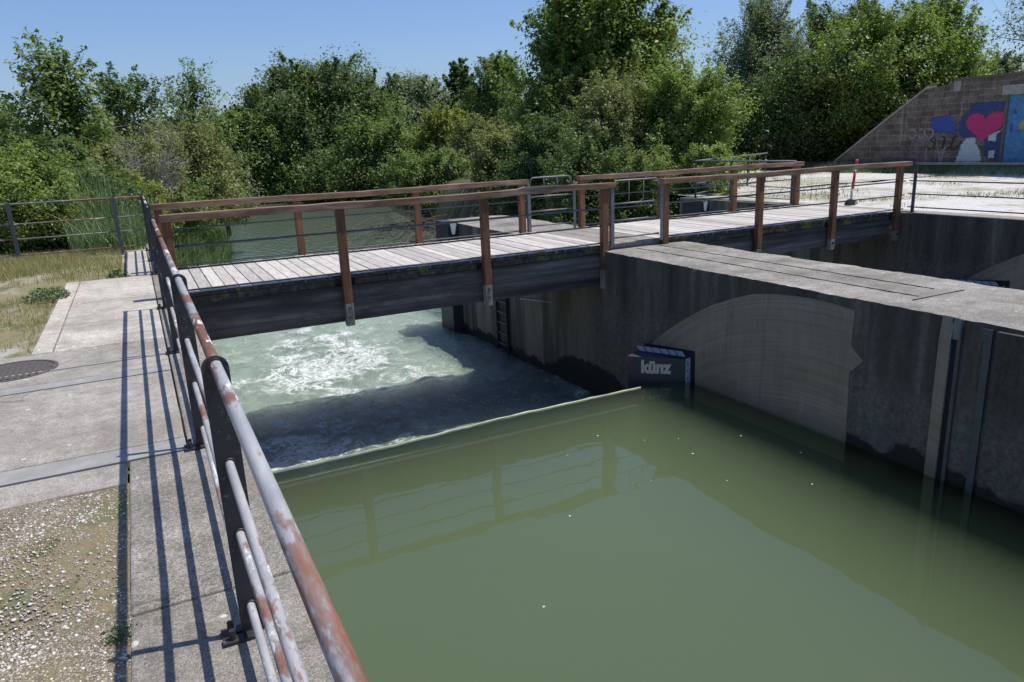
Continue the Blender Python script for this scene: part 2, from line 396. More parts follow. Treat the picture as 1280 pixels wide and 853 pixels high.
def mat_tail():
    t = NT('foaming_water')
    x = t.xyz()
    warp = t.noise(1.2, 4, .6)
    wv = t.n('ShaderNodeVectorMath', operation='MULTIPLY_ADD')
    nz = t.n('ShaderNodeTexNoise'); nz.inputs['Scale'].default_value = 1.1; nz.inputs['Detail'].default_value = 3
    t.l(t.geo.outputs['Position'], nz.inputs['Vector'])
    t.l(nz.outputs[1], wv.inputs[0]); wv.inputs[1].default_value = (1.3,1.3,1.3); t.l(t.geo.outputs['Position'], wv.inputs[2])
    def wn(scale, det, rg, stretch=(1,1,1)):
        mp = t.n('ShaderNodeMapping'); mp.inputs['Scale'].default_value = stretch; t.l(wv.outputs[0], mp.inputs[0])
        q = t.n('ShaderNodeTexNoise'); q.inputs['Scale'].default_value = scale; q.inputs['Detail'].default_value = det; q.inputs['Roughness'].default_value = rg
        t.l(mp.outputs[0], q.inputs['Vector']); return q.outputs[0]
    # foam amount attribute from the mesh (where the water boils up, raised to lighten the bridge's shadow), fine structure from noise
    amt = t.attr('foam')
    big = wn(.95, 8, .62); mid = wn(2.6, 8, .70, (1,.75,1)); fin = wn(11, 6, .78)
    brk = t.ramp(fin, [(.40,.05),(.56,1)])
    # broken white churn: patches of the two noise scales, eaten away by the finest one
    f = t.math('ADD', t.math('ADD', t.math('MULTIPLY', big, .45), t.math('MULTIPLY', mid, .55)), t.math('MULTIPLY', t.math('SUBTRACT', amt, .55), .22))
    churn = t.math('MULTIPLY', t.ramp(f, [(.525,0),(.605,1)]), brk)
    strand = t.math('MULTIPLY', t.ramp(t.math('ABSOLUTE', t.math('SUBTRACT', wn(1.7, 6, .6, (1,.6,1)), .5)), [(0,1),(.024,0)]), t.ramp(fin, [(.42,0),(.58,1)]))
    veil = t.ramp(big, [(.36,0),(.62,1)])
    pale = (.42,.52,.42); foam = (.78,.81,.78)
    cv = t.math('MULTIPLY', churn, t.math('ADD', t.math('MULTIPLY', amt, 1.35), .12), True)
    st = t.math('MULTIPLY', strand, t.math('ADD', t.math('MULTIPLY', amt, .3), .60), True)
    vl = t.math('MULTIPLY', t.math('MULTIPLY', t.ramp(t.math('ADD', t.math('MULTIPLY', big, .5), t.math('MULTIPLY', mid, .5)), [(.38,0),(.60,1)]), t.math('ADD', amt, .34)), .62, True)  # veil offset lifted so the shaded water comes out lighter
    white = t.math('MAXIMUM', cv, st)
    c = t.mix(white, pale, foam)
    t.color(c); t.rough(.6)
    p = t.bump(wn(6, 6, .70, (1,.8,1)), .9, .12)
    q = t.bump(churn, .25, .03, p)
    fr = t.n('ShaderNodeFresnel'); fr.inputs[0].default_value = 1.36; t.l(p, fr.inputs[1])
    gl = t.n('ShaderNodeBsdfGlossy'); gl.inputs['Roughness'].default_value = .09; t.l(p, gl.inputs['Normal'])
    tr = t.n('ShaderNodeBsdfTransparent'); m1 = t.n('ShaderNodeMixShader'); m2 = t.n('ShaderNodeMixShader')
    t.l(fr.outputs[0], m1.inputs[0]); t.l(tr.outputs[0], m1.inputs[1]); t.l(gl.outputs[0], m1.inputs[2])
    t.l(t.math('MAXIMUM', white, vl), m2.inputs[0]); t.l(m1.outputs[0], m2.inputs[1]); t.l(t.b.outputs[0], m2.inputs[2]); t.l(m2.outputs[0], t.out.inputs[0])
    vs = t.n('ShaderNodeVolumeScatter'); vs.inputs['Color'].default_value = (.66,.88,.74,1); vs.inputs['Density'].default_value = 2.0
    va = t.n('ShaderNodeVolumeAbsorption'); va.inputs['Color'].default_value = (.25,.62,.45,1); va.inputs['Density'].default_value = .42
    ad = t.n('ShaderNodeAddShader'); t.l(vs.outputs[0], ad.inputs[0]); t.l(va.outputs[0], ad.inputs[1]); t.l(ad.outputs[0], t.out.inputs[1])
    return t.m
M['tail'] = mat_tail()

def mat_ground():
    t = NT('dry_grass_ground')
    a = t.noise(.55, 6, .65); b = t.noise(5, 6, .7); f = t.noise(90, 4, .75)
    grav = t.ramp(f, [(.3,(.20,.185,.155)),(.5,(.37,.35,.31)),(.7,(.58,.56,.51))])
    dry = t.ramp(f, [(.3,(.11,.095,.045)),(.5,(.21,.18,.09)),(.7,(.33,.29,.16))])
    green = t.ramp(f, [(.3,(.035,.05,.015)),(.5,(.075,.10,.03)),(.7,(.15,.17,.06))])
    m1 = t.ramp(t.math('ADD', t.math('MULTIPLY', a, .65), t.math('MULTIPLY', b, .35)), [(.40,0),(.50,1)])
    c = t.mix(m1, grav, dry)
    m2 = t.ramp(t.noise(1.6, 6, .7), [(.5,0),(.6,.9)])
    c = t.mix(m2, c, green)
    t.color(c); t.rough(.95); t.bump(f, .6, .012); return t.m
M['ground'] = mat_ground()
def mat_gravel(name, grassy, scale, bd, soil):
    t = NT(name)
    v = t.vor(scale, out=1); sp = t.n('ShaderNodeSeparateColor'); t.l(v, sp.inputs[0])
    vd = t.vor(scale)
    f = t.noise(scale*1.4, 4, .75)
    c = t.ramp(sp.outputs[0], [(0,(.08,.060,.038)),(.4,(.20,.165,.115)),(.7,(.34,.295,.235)),(1,(.62,.58,.50))])
    c = t.mix(t.ramp(vd, [(.35,0),(.6,.8)]), c, (.10,.075,.045))
    c = t.mix(.4, c, t.ramp(f, [(.3,(.2,.2,.2)),(.7,(.8,.8,.8))]), 'OVERLAY')
    g = t.math('ADD', t.math('MULTIPLY', t.noise(1.1, 5, .65), .6), t.math('MULTIPLY', t.noise(9, 5, .7), .4))
    c = t.mix(t.math('MULTIPLY', t.ramp(g, [(grassy,0),(grassy+.09,1)]), soil), c, t.ramp(f, [(.3,(.10,.075,.035)),(.5,(.20,.155,.075)),(.7,(.31,.26,.14))]))
    g2 = t.math('ADD', t.math('MULTIPLY', t.noise(1.7, 5, .65), .6), t.math('MULTIPLY', t.noise(11, 5, .7), .4))
    c = t.mix(t.math('MULTIPLY', t.ramp(g2, [(grassy+.07,0),(grassy+.12,1)]), soil*.9), c, t.ramp(f, [(.3,(.05,.065,.02)),(.7,(.15,.175,.065))]))
    t.color(c); t.rough(.95); t.bump(vd, -.5, bd); return t.m
M['gravel'] = mat_gravel('pale_gravel', .45, 170, .003, .8)
def mat_gravel_far():
    t = NT('white_gravel'); f = t.noise(40, 4, .75)
    c = t.ramp(f, [(.3,(.33,.31,.275)),(.5,(.53,.51,.475)),(.7,(.74,.725,.69))])
    g = t.math('ADD', t.math('MULTIPLY', t.noise(.35, 5, .65), .6), t.math('MULTIPLY', t.noise(3, 5, .7), .4))
    c = t.mix(t.ramp(g, [(.46,0),(.58,.85)]), c, t.ramp(f, [(.3,(.16,.145,.075)),(.7,(.34,.315,.18))]))
    t.color(c); t.rough(.95); t.bump(f, .4, .012); return t.m
M['gravel_far'] = mat_gravel_far()
def mat_bank():
    t = NT('bank_earth')
    f = t.noise(14, 6, .7)
    t.color(t.ramp(f, [(.3,(.03,.03,.015)),(.5,(.06,.065,.025)),(.7,(.12,.115,.05))])); t.rough(.95); t.bump(f, .6, .05); return t.m
M['bank'] = mat_bank()
def mat_blocks():
    t = NT('old_stone_blocks')
    x = t.xyz()
    cv = t.n('ShaderNodeCombineXYZ'); t.l(t.math('ADD', x[1], t.math('MULTIPLY', t.noise(1.7, 4, .6), .16)), cv.inputs[0]); t.l(t.math('ADD', x[2], t.math('MULTIPLY', t.noise(2.2, 4, .6), .09)), cv.inputs[1])
    br = t.n('ShaderNodeTexBrick'); t.l(cv.outputs[0], br.inputs['Vector'])
    br.inputs['Scale'].default_value = 1; br.inputs['Brick Width'].default_value = .52; br.inputs['Row Height'].default_value = .21
    br.inputs['Mortar Size'].default_value = .012; br.inputs['Mortar Smooth'].default_value = .3
    br.inputs['Color1'].default_value = (.105,.080,.064,1); br.inputs['Color2'].default_value = (.18,.150,.125,1); br.inputs['Mortar'].default_value = (.22,.195,.18,1)
    n1 = t.noise(2.4, 6, .7); n2 = t.noise(14, 5, .7)
    c = t.mix(.75, br.outputs[0], t.ramp(n1, [(.3,(.22,.21,.21)),(.7,(.72,.70,.68))]), 'OVERLAY')
    c = t.mix(.85, c, t.ramp(n2, [(.3,(.2,.2,.2)),(.7,(.8,.8,.79))]), 'OVERLAY')
    st = t.noise(1, 6, .7, stretch=(3,4,.25))
    c = t.mix(t.ramp(st, [(.56,0),(.68,.55)]), c, (.36,.34,.31))
    t.color(c); t.rough(.92); t.bump(br.outputs[1], -.6, .02); return t.m
M['blocks'] = mat_blocks()
def mat_spray(name, c):
    t = NT(name)
    n = t.noise(9, 6, .78)
    t.color(t.mix(t.ramp(n, [(.30,1),(.46,0)]), c, (c[0]*.6+.06, c[1]*.6+.05, c[2]*.6+.045))); t.rough(.7)
    a = t.attr('cover')
    w2 = t.noise(34, 4, .7)
    x = t.xyz(); cv = t.n('ShaderNodeCombineXYZ'); t.l(x[1], cv.inputs[0]); t.l(x[2], cv.inputs[1])
    br = t.n('ShaderNodeTexBrick'); t.l(cv.outputs[0], br.inputs['Vector']); br.inputs['Scale'].default_value = 1; br.inputs['Brick Width'].default_value = .52; br.inputs['Row Height'].default_value = .21
    br.inputs['Mortar Size'].default_value = .014; br.inputs['Mortar Smooth'].default_value = .4
    w2 = t.math('SUBTRACT', w2, t.math('MULTIPLY', br.outputs[1], .75))
    al = t.ramp(t.math('ADD', t.math('MULTIPLY', t.math('SUBTRACT', w2, .5), .55), t.math('ADD', a, t.math('MULTIPLY', t.math('SUBTRACT', n, .5), 1.6))), [(.25,0),(.6,.96)])
    tr = t.n('ShaderNodeBsdfTransparent'); mx = t.n('ShaderNodeMixShader')
    t.l(al, mx.inputs[0]); t.l(tr.outputs[0], mx.inputs[1]); t.l(t.b.outputs[0], mx.inputs[2]); t.l(mx.outputs[0], t.out.inputs[0])
    return t.m
M['spray_pink'] = mat_spray('pink_spray_paint', (.50,.035,.15))
M['spray_blue'] = mat_spray('blue_spray_paint', (.035,.075,.33))
M['spray_navy'] = mat_spray('navy_spray_paint', (.03,.055,.17))
M['spray_white'] = mat_spray('white_spray_paint', (.50,.54,.58))
M['spray_black'] = mat_spray('black_spray_paint', (.035,.03,.035))
M['spray_grey'] = mat_spray('grey_spray_paint', (.30,.27,.26))
M['spray_yellow'] = mat_spray('yellow_spray_paint', (.36,.32,.08))
M['door_blue'] = mat_plain('sky_blue_door_paint', (.055,.185,.36), .6, 0, .5, 6)
M['coping'] = mat_plain('coping_concrete', (.30,.28,.25), .9, 0, .4, 6, .01)

# leaf colours
M['lf_bright'] = mat_leaf('bright_leaf', (.105,.145,.028), (.220,.285,.062), (.350,.405,.125), .46)
M['lf_mid'] = mat_leaf('mid_leaf', (.076,.116,.028), (.170,.230,.060), (.300,.355,.122), .46)
M['lf_dark'] = mat_leaf('dark_leaf', (.054,.086,.026), (.124,.176,.054), (.245,.300,.112), .42)
M['lf_olive'] = mat_leaf('olive_leaf', (.118,.132,.040), (.220,.240,.082), (.35,.36,.15), .44)
M['lf_grey'] = mat_leaf('grey_green_leaf', (.108,.136,.072), (.208,.246,.128), (.33,.365,.23), .44)
M['lf_yellow'] = mat_leaf('yellow_green_leaf', (.145,.172,.026), (.250,.275,.050), (.38,.39,.10), .46)
M['reed'] = mat_leaf('reed_blade', (.07,.12,.035), (.14,.21,.075), (.30,.36,.20), .32)
M['grass'] = mat_leaf('grass_blade', (.19,.19,.07), (.35,.31,.14), (.52,.45,.26), .42)
M['drygrass'] = mat_leaf('dry_grass_blade', (.15,.125,.05), (.23,.19,.085), (.32,.28,.14), .2)
M['weed'] = mat_leaf('weed_leaf', (.06,.10,.03), (.09,.14,.045), (.14,.19,.08), .2)
def mat_pebble():
    t = NT('pebble'); r = t.attr()
    t.color(t.ramp(r, [(0,(.17,.13,.09)),(.3,(.35,.30,.235)),(.7,(.54,.50,.43)),(1,(.76,.73,.67))])); t.rough(.85); return t.m
M['pebble'] = mat_pebble()

# ------------------------------------------------------------------ camera (surveyed from the photograph)
CAMZ = 1.7
pitch, roll, yaw, FPX = .26123281, -.0427032, .4593808, 918.927
fw = Vector((math.sin(yaw)*math.cos(pitch), math.cos(yaw)*math.cos(pitch), -math.sin(pitch)))
rt = Vector((math.cos(yaw), -math.sin(yaw), 0)); up = rt.cross(fw)
r2 = rt*math.cos(roll)+up*math.sin(roll); u2 = up*math.cos(roll)-rt*math.sin(roll)
cam = bpy.data.cameras.new('camera'); co = bpy.data.objects.new('camera', cam); COL.objects.link(co)
mw = Matrix((r2, u2, -fw)).transposed().to_4x4(); mw.translation = (0, 0, CAMZ); co.matrix_world = mw
cam.sensor_width = 36; cam.lens = 36*FPX/1280; cam.clip_end = 2000; cam.clip_start = .05
scene.camera = co
def bearing(x, y):
    """compass direction and slope of a sight line (survey of the far trees)"""
    d = fw + r2*((x-640)/FPX) - u2*((y-426.5)/FPX); h = math.hypot(d.x, d.y)
    return d.x/h, d.y/h, d.z/h

# ------------------------------------------------------------------ light
SUN = Vector((.445, -.10, 1.03)).normalized()
sl = bpy.data.lights.new('sun', 'SUN'); sl.energy = 4.9; sl.angle = R(.53); sl.color = (1, .955, .88)
so = bpy.data.objects.new('sun', sl); COL.objects.link(so); so.rotation_euler = SUN.to_track_quat('Z', 'Y').to_euler(); so.location = (20,-10,40)
w = bpy.data.worlds.new('World'); scene.world = w; w.use_nodes = True
nt = w.node_tree; bg = nt.nodes['Background']
sk = nt.nodes.new('ShaderNodeTexSky'); sk.sky_type = 'NISHITA'; sk.sun_disc = False
sk.sun_elevation = math.asin(SUN.z); sk.sun_rotation = math.atan2(SUN.x, SUN.y)
sk.altitude = 300; sk.air_density = 1.25; sk.dust_density = 1.0; sk.ozone_density = 2.5
hs = nt.nodes.new('ShaderNodeMix'); hs.data_type = 'RGBA'; hs.blend_type = 'MULTIPLY'; hs.inputs[0].default_value = 1; hs.inputs[7].default_value = (.82, .96, 1.30, 1)
nt.links.new(sk.outputs[0], hs.inputs[6]); nt.links.new(hs.outputs[2], bg.inputs[0]); bg.inputs[1].default_value = .102
scene.view_settings.view_transform = 'Standard'; scene.view_settings.look = 'None'
scene.view_settings.exposure = .0; scene.view_settings.gamma = 1

# ------------------------------------------------------------------ levels and lines
WU, WL = -1.705, -2.67          # upstream and downstream water
YF, YB = 10.05, 12.75           # front and back faces of the bridge posts
PX0, PX1 = 6.75, 8.45           # pier sides
RX0 = 14.15                     # right abutment face
LX = .40                        # left abutment face
CREST = 8.1
def xl(y): return np.where(y < 17, .42, .42+.118*(y-17)*np.clip((y-17)/14, 0, 1)**.5 + np.clip(y-75, 0, None)**2*.010)
def xr(y): return np.where(y < 17, 14.2, np.interp(y, [17, 27, 36, 54, 75, 90, 120], [14.2, 12.8, 14.2, 17.6, 23.5, 34, 60]))

# ================================================================== SETTING
# ground left of the channel, one sheet with soft relief
def zl(X, Y):
    return -.035 + .02*fbm(X*1.2, Y*1.2, 3) + np.clip((-X-1.2)*.012, 0, .25) - .12*(Y < 4.6)*(X > -12.5)
g = grid('ground', np.concatenate([np.linspace(-160, -12, 20), np.linspace(-11, .3, 60)]), np.concatenate([np.linspace(-80, -5, 12), np.linspace(-4, 17.0, 110)]), zl, M['ground']); tag(g, kind='structure')
# right bank gravel yard rising to the verge under the block wall
def zr(X, Y):
    base = .0 + .02*fbm(X*.8, Y*.8, 3)*np.clip((X-15)/2, 0, 1)
    verge = np.clip((X-25.6)/1.4, 0, 1)*.3
    return -.012 + base + verge
g = grid('gravel_yard', np.concatenate([np.linspace(14.55, 30, 60)]), np.concatenate([np.linspace(-80, -2, 10), np.linspace(-1, 17.0, 60)]), zr, M['gravel_far']); tag(g, kind='structure')
# downstream terrain with the river bed cut into it
def zt(X, Y):
    L = xl(Y); Rr = xr(Y)
    d = np.minimum(X-L, Rr-X)              # >0 inside the river
    bank = np.clip(.5 - d/2.4, 0, 1); bank = bank*bank*(3-2*bank)
    far = np.clip((Y-96)/6, 0, 1)
    land = -.06 + .12*fbm(X*.25, Y*.25, 3) - np.clip((Y-40)/60, 0, 1)*1.2*(X < (L+Rr)/2+3)
    z = -3.3*(1-bank) + land*bank
    z = np.where(Y > 96, -3.3*(1-bank)*(1-far)+land*np.maximum(bank, far), z)
    # embankment behind the stone wall
    emb = np.clip(3.15-(np.clip(Y-17.9, 0, None))*.73, .3, 3.15)
    z = z + np.clip((X-27.5)/.3, 0, 1)*(emb)*np.clip((40-Y)/8, 0, 1)
    verge = np.clip((X-25.6)/1.4, 0, 1)*.3*(X < 27.05)*np.clip((26-Y)/4, 0, 1)
    return z + verge
t_ = grid('riverbank', np.concatenate([np.linspace(-220, -30, 12), np.linspace(-28, 60, 200), np.linspace(64, 260, 14)]), np.concatenate([np.linspace(17.0, 60, 100), np.linspace(61, 130, 60), np.linspace(140, 600, 12)]), zt, M['bank']); tag(t_, kind='structure')
# gravel and short grass lies over the yard beyond the bridge too
g = grid('gravel_track', np.linspace(14.6, 26.2, 50), np.linspace(17.0, 27, 40), lambda X, Y: zt(X, Y)*0+.03+.02*fbm(X, Y, 3), M['gravel_far']); tag(g, kind='structure')

# upstream water: one sheet, dipping to the crest of the weir
ys = np.concatenate([np.linspace(-60, -3, 8), np.linspace(-2, 6.8, 40), np.linspace(6.85, 8.1, 90), np.linspace(8.115, 8.16, 4)])
def zu(X, Y):
    s = np.clip((Y-7.9)/.2, 0, 1)
    wd = .17*np.clip((3.9-X)/1.6, 0.02, 1)
    q = np.clip((Y-(7.60+.02*np.sin(X*.9)))/wd, 0, 1)     # step shaped in to mirror a bright strip before the crest
    z = WU - .268*wd*q*np.clip((3.9-X)/.5, 0, 1)*(X < PX0+1) - .012*s**2 + .0012*fbm(X*2, Y*2, 3)
    fall = np.clip(Y-8.1, 0, None)
    return z - .13*fall - .62*fall**2 
def closed_body(nm, xs, yy, zf, zbed, mat):
    # closed body of water: shaped top, plain sides and bed
    X, Y = np.meshgrid(xs, yy); Z = zf(X, Y); nx, ny = len(xs), len(yy)
    V = [np.stack([X, Y, Z], -1).reshape(-1, 3)]; i, j = np.meshgrid(np.arange(nx-1), np.arange(ny-1)); q = (j*nx+i).ravel()
    F = [tuple(r_) for r_ in np.stack([q, q+1, q+nx+1, q+nx], -1).tolist()]
    rim = [k for k in range(nx)]+[nx*k+nx-1 for k in range(1, ny)]+[nx*(ny-1)+k for k in range(nx-2, -1, -1)]+[nx*k for k in range(ny-2, 0, -1)]
    top = V[0]; base = len(top); low = top[rim].copy(); low[:, 2] = zbed; V.append(low); n = len(rim)
    F += [(rim[k], base+k, base+(k+1) % n, rim[(k+1) % n]) for k in range(n)] + [tuple(base+k for k in reversed(range(n)))]
    me = bpy.data.meshes.new(nm); me.from_pydata(np.concatenate(V).tolist(), [], F)
    me.polygons.foreach_set('use_smooth', [k < len(q) for k in range(len(F))]); me.materials.append(mat)
    o = bpy.data.objects.new(nm, me); COL.objects.link(o); return tag(o, kind='structure')
for a, b in ((LX-.02, PX0+.01), (PX1-.01, RX0+.02)): closed_body('upstream_water', np.linspace(a, b, 70), ys, zu, -5.2, M['water_up'])
scene.cycles.volume_bounces = 3
# foaming tailwater
def tail(nm, x0, x1, y0, y1, step, seed):
    xs = np.arange(x0, x1+step*.5, step); yy = np.arange(y0, y1+step*.5, step)
    def zf(X, Y):
        near = np.clip((y1-Y)/4., 0, 1)
        a = .040 + .035*np.exp(-((Y-14.6)/2.2)**2)
        wx = fbm(X*.7+9, Y*.7, 2, 5)*.8; wy = fbm(X*.7, Y*.7+4, 2, 8)*.8
        h = a*(fbm(X*1.1+wx, Y*.95+wy, 3, seed)*.75 + .45*(1-2*np.abs(fbm(X*2.3+wx, Y*2.0+wy, 3, seed+3))) + .22*fbm(X*6, Y*5.5, 3, seed+9))
        return WL + h*near
    o = closed_body(nm, xs, yy, zf, -4.3, M['tail'])
    me = o.data
    X, Y = np.meshgrid(xs, yy)
    u = (X-x0)/(x1-x0)
    f = .84*np.exp(-((Y-15.6)/5.2)**2)*np.clip(1.12-.85*np.clip(u-.45, 0, 1)*2.0, .1, 1) + .40*np.exp(-((Y-10.9)/1.5)**2) + .30*np.clip((y1-Y)/6, 0, 1)*np.exp(-((u-.3)/.35)**2)  # narrow term near the bridge: extra foam lightens its shadow on the water
    f = f*(.75+.45*fbm(X*.6, Y*.6, 3, 21)) + .10*fbm(X*1.4, Y*1.1, 2, 3)
    at = me.attributes.new('foam', 'FLOAT', 'POINT'); at.data.foreach_set('value', np.concatenate([np.clip(f, 0, 1).astype(np.float32).ravel(), np.zeros(len(me.vertices)-f.size, np.float32)]))
    tag(o, kind='structure'); return o
tail('tailwater', LX-.02, PX0+.01, 8.6, 24.0, .05, 1)
tail('tailwater', PX1-.01, RX0+.02, 8.6, 24.0, .1, 4)
o = grid('river', np.linspace(-2, 70, 40), np.linspace(24.0, 135, 40), lambda X, Y: X*0+WL, M['river']); tag(o, kind='structure')
o = grid('river', np.linspace(PX0+.01, PX1-.01, 4), np.linspace(17.2, 24, 8), lambda X, Y: X*0+WL, M['river']); tag(o, kind='structure')

# concrete walkway (slabs with open joints)
mb = MB()
J = .006
def slab(x0, x1, y0, y1, z=0.): mb.box(x0+J, x1-J, y0+J, y1-J, -.32, z+random.uniform(-.003, .003), rnd=(.35 if y1 < 7.95 else .8)+random.uniform(-.06, .06))
slab(-12, -.27, 4.27, 4.60)
for y0, y1 in ((4.84, 6.55), (6.75, 7.14), (7.14+.06, 7.9)): slab(-12, .06, y0, y1)
for y0, y1 in ((7.9, 9.15), (9.15, 10.55), (10.55, 11.9), (11.9, 12.55)): slab(-.90, .06, y0, y1)
slab(-1.08, -.90, 7.9, 12.55)
slab(-.30, .06, 12.62, 14.3); slab(-.30, .06, 14.3, 16.25)
o = mb.build('walkway', M['walk'], bevel=.008); tag(o, kind='structure')

# ================================================================== LEFT BANK THINGS
w_ = MB()
w_.box(-.26, LX, -30, 2.9, -4.5, .0); w_.box(-.26, LX, 2.91, 4.59, -4.5, .002)
for y0, y1 in ((4.60, 7.2), (7.21, 9.6), (9.61, 12.6), (12.61, 17.3)): w_.box(.065, LX, y0, y1, -4.5, random.uniform(-.002, .003))
o = w_.build('channel_wall', M['capstone'], bevel=.012); tag(o, 'long grey concrete channel wall under the rusty pipe railing', 'wall')

for i, (y0, y1, lab) in enumerate(((4.61, 4.83, 'steel strip set flush in the concrete beside the gravel patch'), (6.56, 6.74, 'pale steel strip crossing the concrete just below the manhole cover'), (7.145, 7.195, 'thin steel strip crossing the concrete just above the manhole cover'))):
    m = MB(); m.box(-12, .055, y0, y0+(y1-y0)*.62, -.05, .004); m.box(-12, .055, y0+(y1-y0)*.66, y1, -.05, .001)
    o = m.build('steel_strip', M['steel_strip'], bevel=.003); tag(o, lab, 'steel strip', 'steel strips across the walkway')

def manhole(x, y, r):
    m = MB(); seg = 48
    def disc(r0, r1, z0, z1):
        b = len(m.v)
        for k in range(seg):
            th = 2*PI*k/seg; c, s_ = math.cos(th), math.sin(th)
            for rr, zz in ((r0, z0), (r0, z1), (r1, z1), (r1, z0)): m.v.append((x+rr*c, y+rr*s_, zz))
        for k in range(seg):
            a = b+4*k; c_ = b+4*((k+1) % seg)
            for q in range(4): m.f.append((a+q, a+(q+1) % 4, c_+(q+1) % 4, c_+q))
    disc(r*.92, r, -.05, .006)
    b = len(m.v); m.v.append((x, y, .003))
    for k in range(seg): m.v.append((x+r*.90*math.cos(2*PI*k/seg), y+r*.90*math.sin(2*PI*k/seg), .003))
    for k in range(seg): m.f.append((b, b+1+k, b+1+(k+1) % seg))
    for k in range(-6, 7):
        h = math.sqrt(max(0, (r*.86)**2-(k*.048)**2))
        m.box(x+k*.048-.010, x+k*.048+.010, y-h, y+h, .003, .009)
    o = m.build('manhole_cover', M['cast_iron']); tag(o, 'round dark cast iron manhole cover in the concrete walkway', 'manhole cover')
manhole(-1.15, 7.33, .34)

# pipe railing: flat plate posts, one stout top tube, three thin tubes threaded through
RZ = (1.03, .675, .405, .115)
def plate_post(parent, x, y, z0=0., rot=0., mat=None, thin=.014, wid=.088):
    Mx = Matrix.Translation((x, y, z0)) @ Matrix.Rotation(rot, 4, 'Z')
    m = MB(); pts = [(-wid/2, 0, .0), (wid/2, 0, .0)]
    for k in range(13):
        th = PI*k/12; pts.append((wid/2*math.cos(th), 0, 1.018+wid/2*math.sin(th)))
    pts = [Mx @ Vector((p[0], -thin/2, p[2])) for p in pts]
    m.prism(pts, Mx.to_3x3() @ Vector((0, thin, 0)))
    p = m.build('post', mat or M['plate'], parent, bevel=.003)
    f = MB(); f.box(-wid/2-.07, wid/2-.02, -.05, -thin/2-.001, 0.003, .014, Mx); f.box(-wid/2-.07, wid/2-.02, thin/2+.001, .05, 0.003, .014, Mx)
    f.tube([Mx @ Vector((-wid/2-.035, -.028, .01)), Mx @ Vector((-wid/2-.035, -.028, .05))], .012, 8)
    f.tube([Mx @ Vector((-wid/2-.035, .028, .01)), Mx @ Vector((-wid/2-.035, .028, .05))], .012, 8)
    f.build('base_bracket', mat or M['plate'], p)
    for k, zz in enumerate(RZ):
        rr_c = (.0195 if k == 0 else .015)+.006
        MB().tube([Mx @ Vector((0, -thin/2-.008, zz)), Mx @ Vector((0, thin/2+.008, zz))], rr_c, 14).build('weld_collar', mat or M['plate'], p, True)
    return p
def wob(a, b, n, amp, seed):
    rnd = random.Random(seed); out = []
    for k in range(n+1):
        q = Vector(a).lerp(Vector(b), k/n)
        if 0 < k < n: q += Vector((rnd.uniform(-amp, amp), rnd.uniform(-amp, amp)*.3, rnd.uniform(-amp, amp)))
        out.append(q)
    return out
RX = .155
rail = empty('pipe_railing', 'rusty grey pipe railing with dark plate posts along the near left walkway', 'railing', 'pipe railings', (RX, 2.5, 0))
rail.location = (0,0,0)
posts_y = (-4.2, -1.9, .35, 2.56, 4.60, 7.14, 9.48)
for y in posts_y: plate_post(rail, RX, y)
MB().tube(wob((RX,-6,RZ[0]), (RX,9.50,RZ[0]), 12, .004, 1), .0195, 18).build('top_rail', M['rail'], rail, True)
for k in (1,2,3):
    MB().tube(wob((RX+.0,-6,RZ[k]), (RX,9.50,RZ[k]), 12, .006, 10+k), .015, 14).build('lower_rail', M['rail_low'], rail, True)
rail2 = empty('pipe_railing', 'pipe railing with plate posts standing past the bridge beside the reeds', 'railing', 'pipe railings')
for y in (12.45, 14.2, 15.95): plate_post(rail2, RX, y)
MB().tube(wob((RX,12.43,RZ[0]), (RX,15.97,RZ[0]), 4, .004, 4), .0195, 12).build('top_rail', M['rail'], rail2, True)
for k in (1,2,3): MB().tube([(RX,12.43,RZ[k]), (RX,15.97,RZ[k])], .017, 10).build('lower_rail', M['rail_low'], rail2, True)
rail3 = empty('pipe_railing', 'grey pipe fence at the far end of the grass in front of the green shrubs', 'railing', 'pipe railings')
for x in (-.36, -2.03, -3.7, -5.4, -7.1, -8.8):
    m = MB(); m.box(x-.035, x+.035, 15.96, 15.975, -.05, 1.05); m.box(x-.008, x+.008, 15.976, 16.03, -.05, 1.04)
    m.build('post', M['grey_post'], rail3, bevel=.003)
MB().tube(wob((-10,16.0,RZ[0]), (.10,16.0,RZ[0]), 7, .006, 6), .018, 10).build('top_rail', M['rail_x'], rail3, True)
for k, e in ((1,0),(2,0),(3,0)): MB().tube(wob((-10,16.0,RZ[k]+.01), (.10,16.0,RZ[k]), 7, .006, 7+k), .0125, 8).build('lower_rail', M['rail_x'], rail3, True)

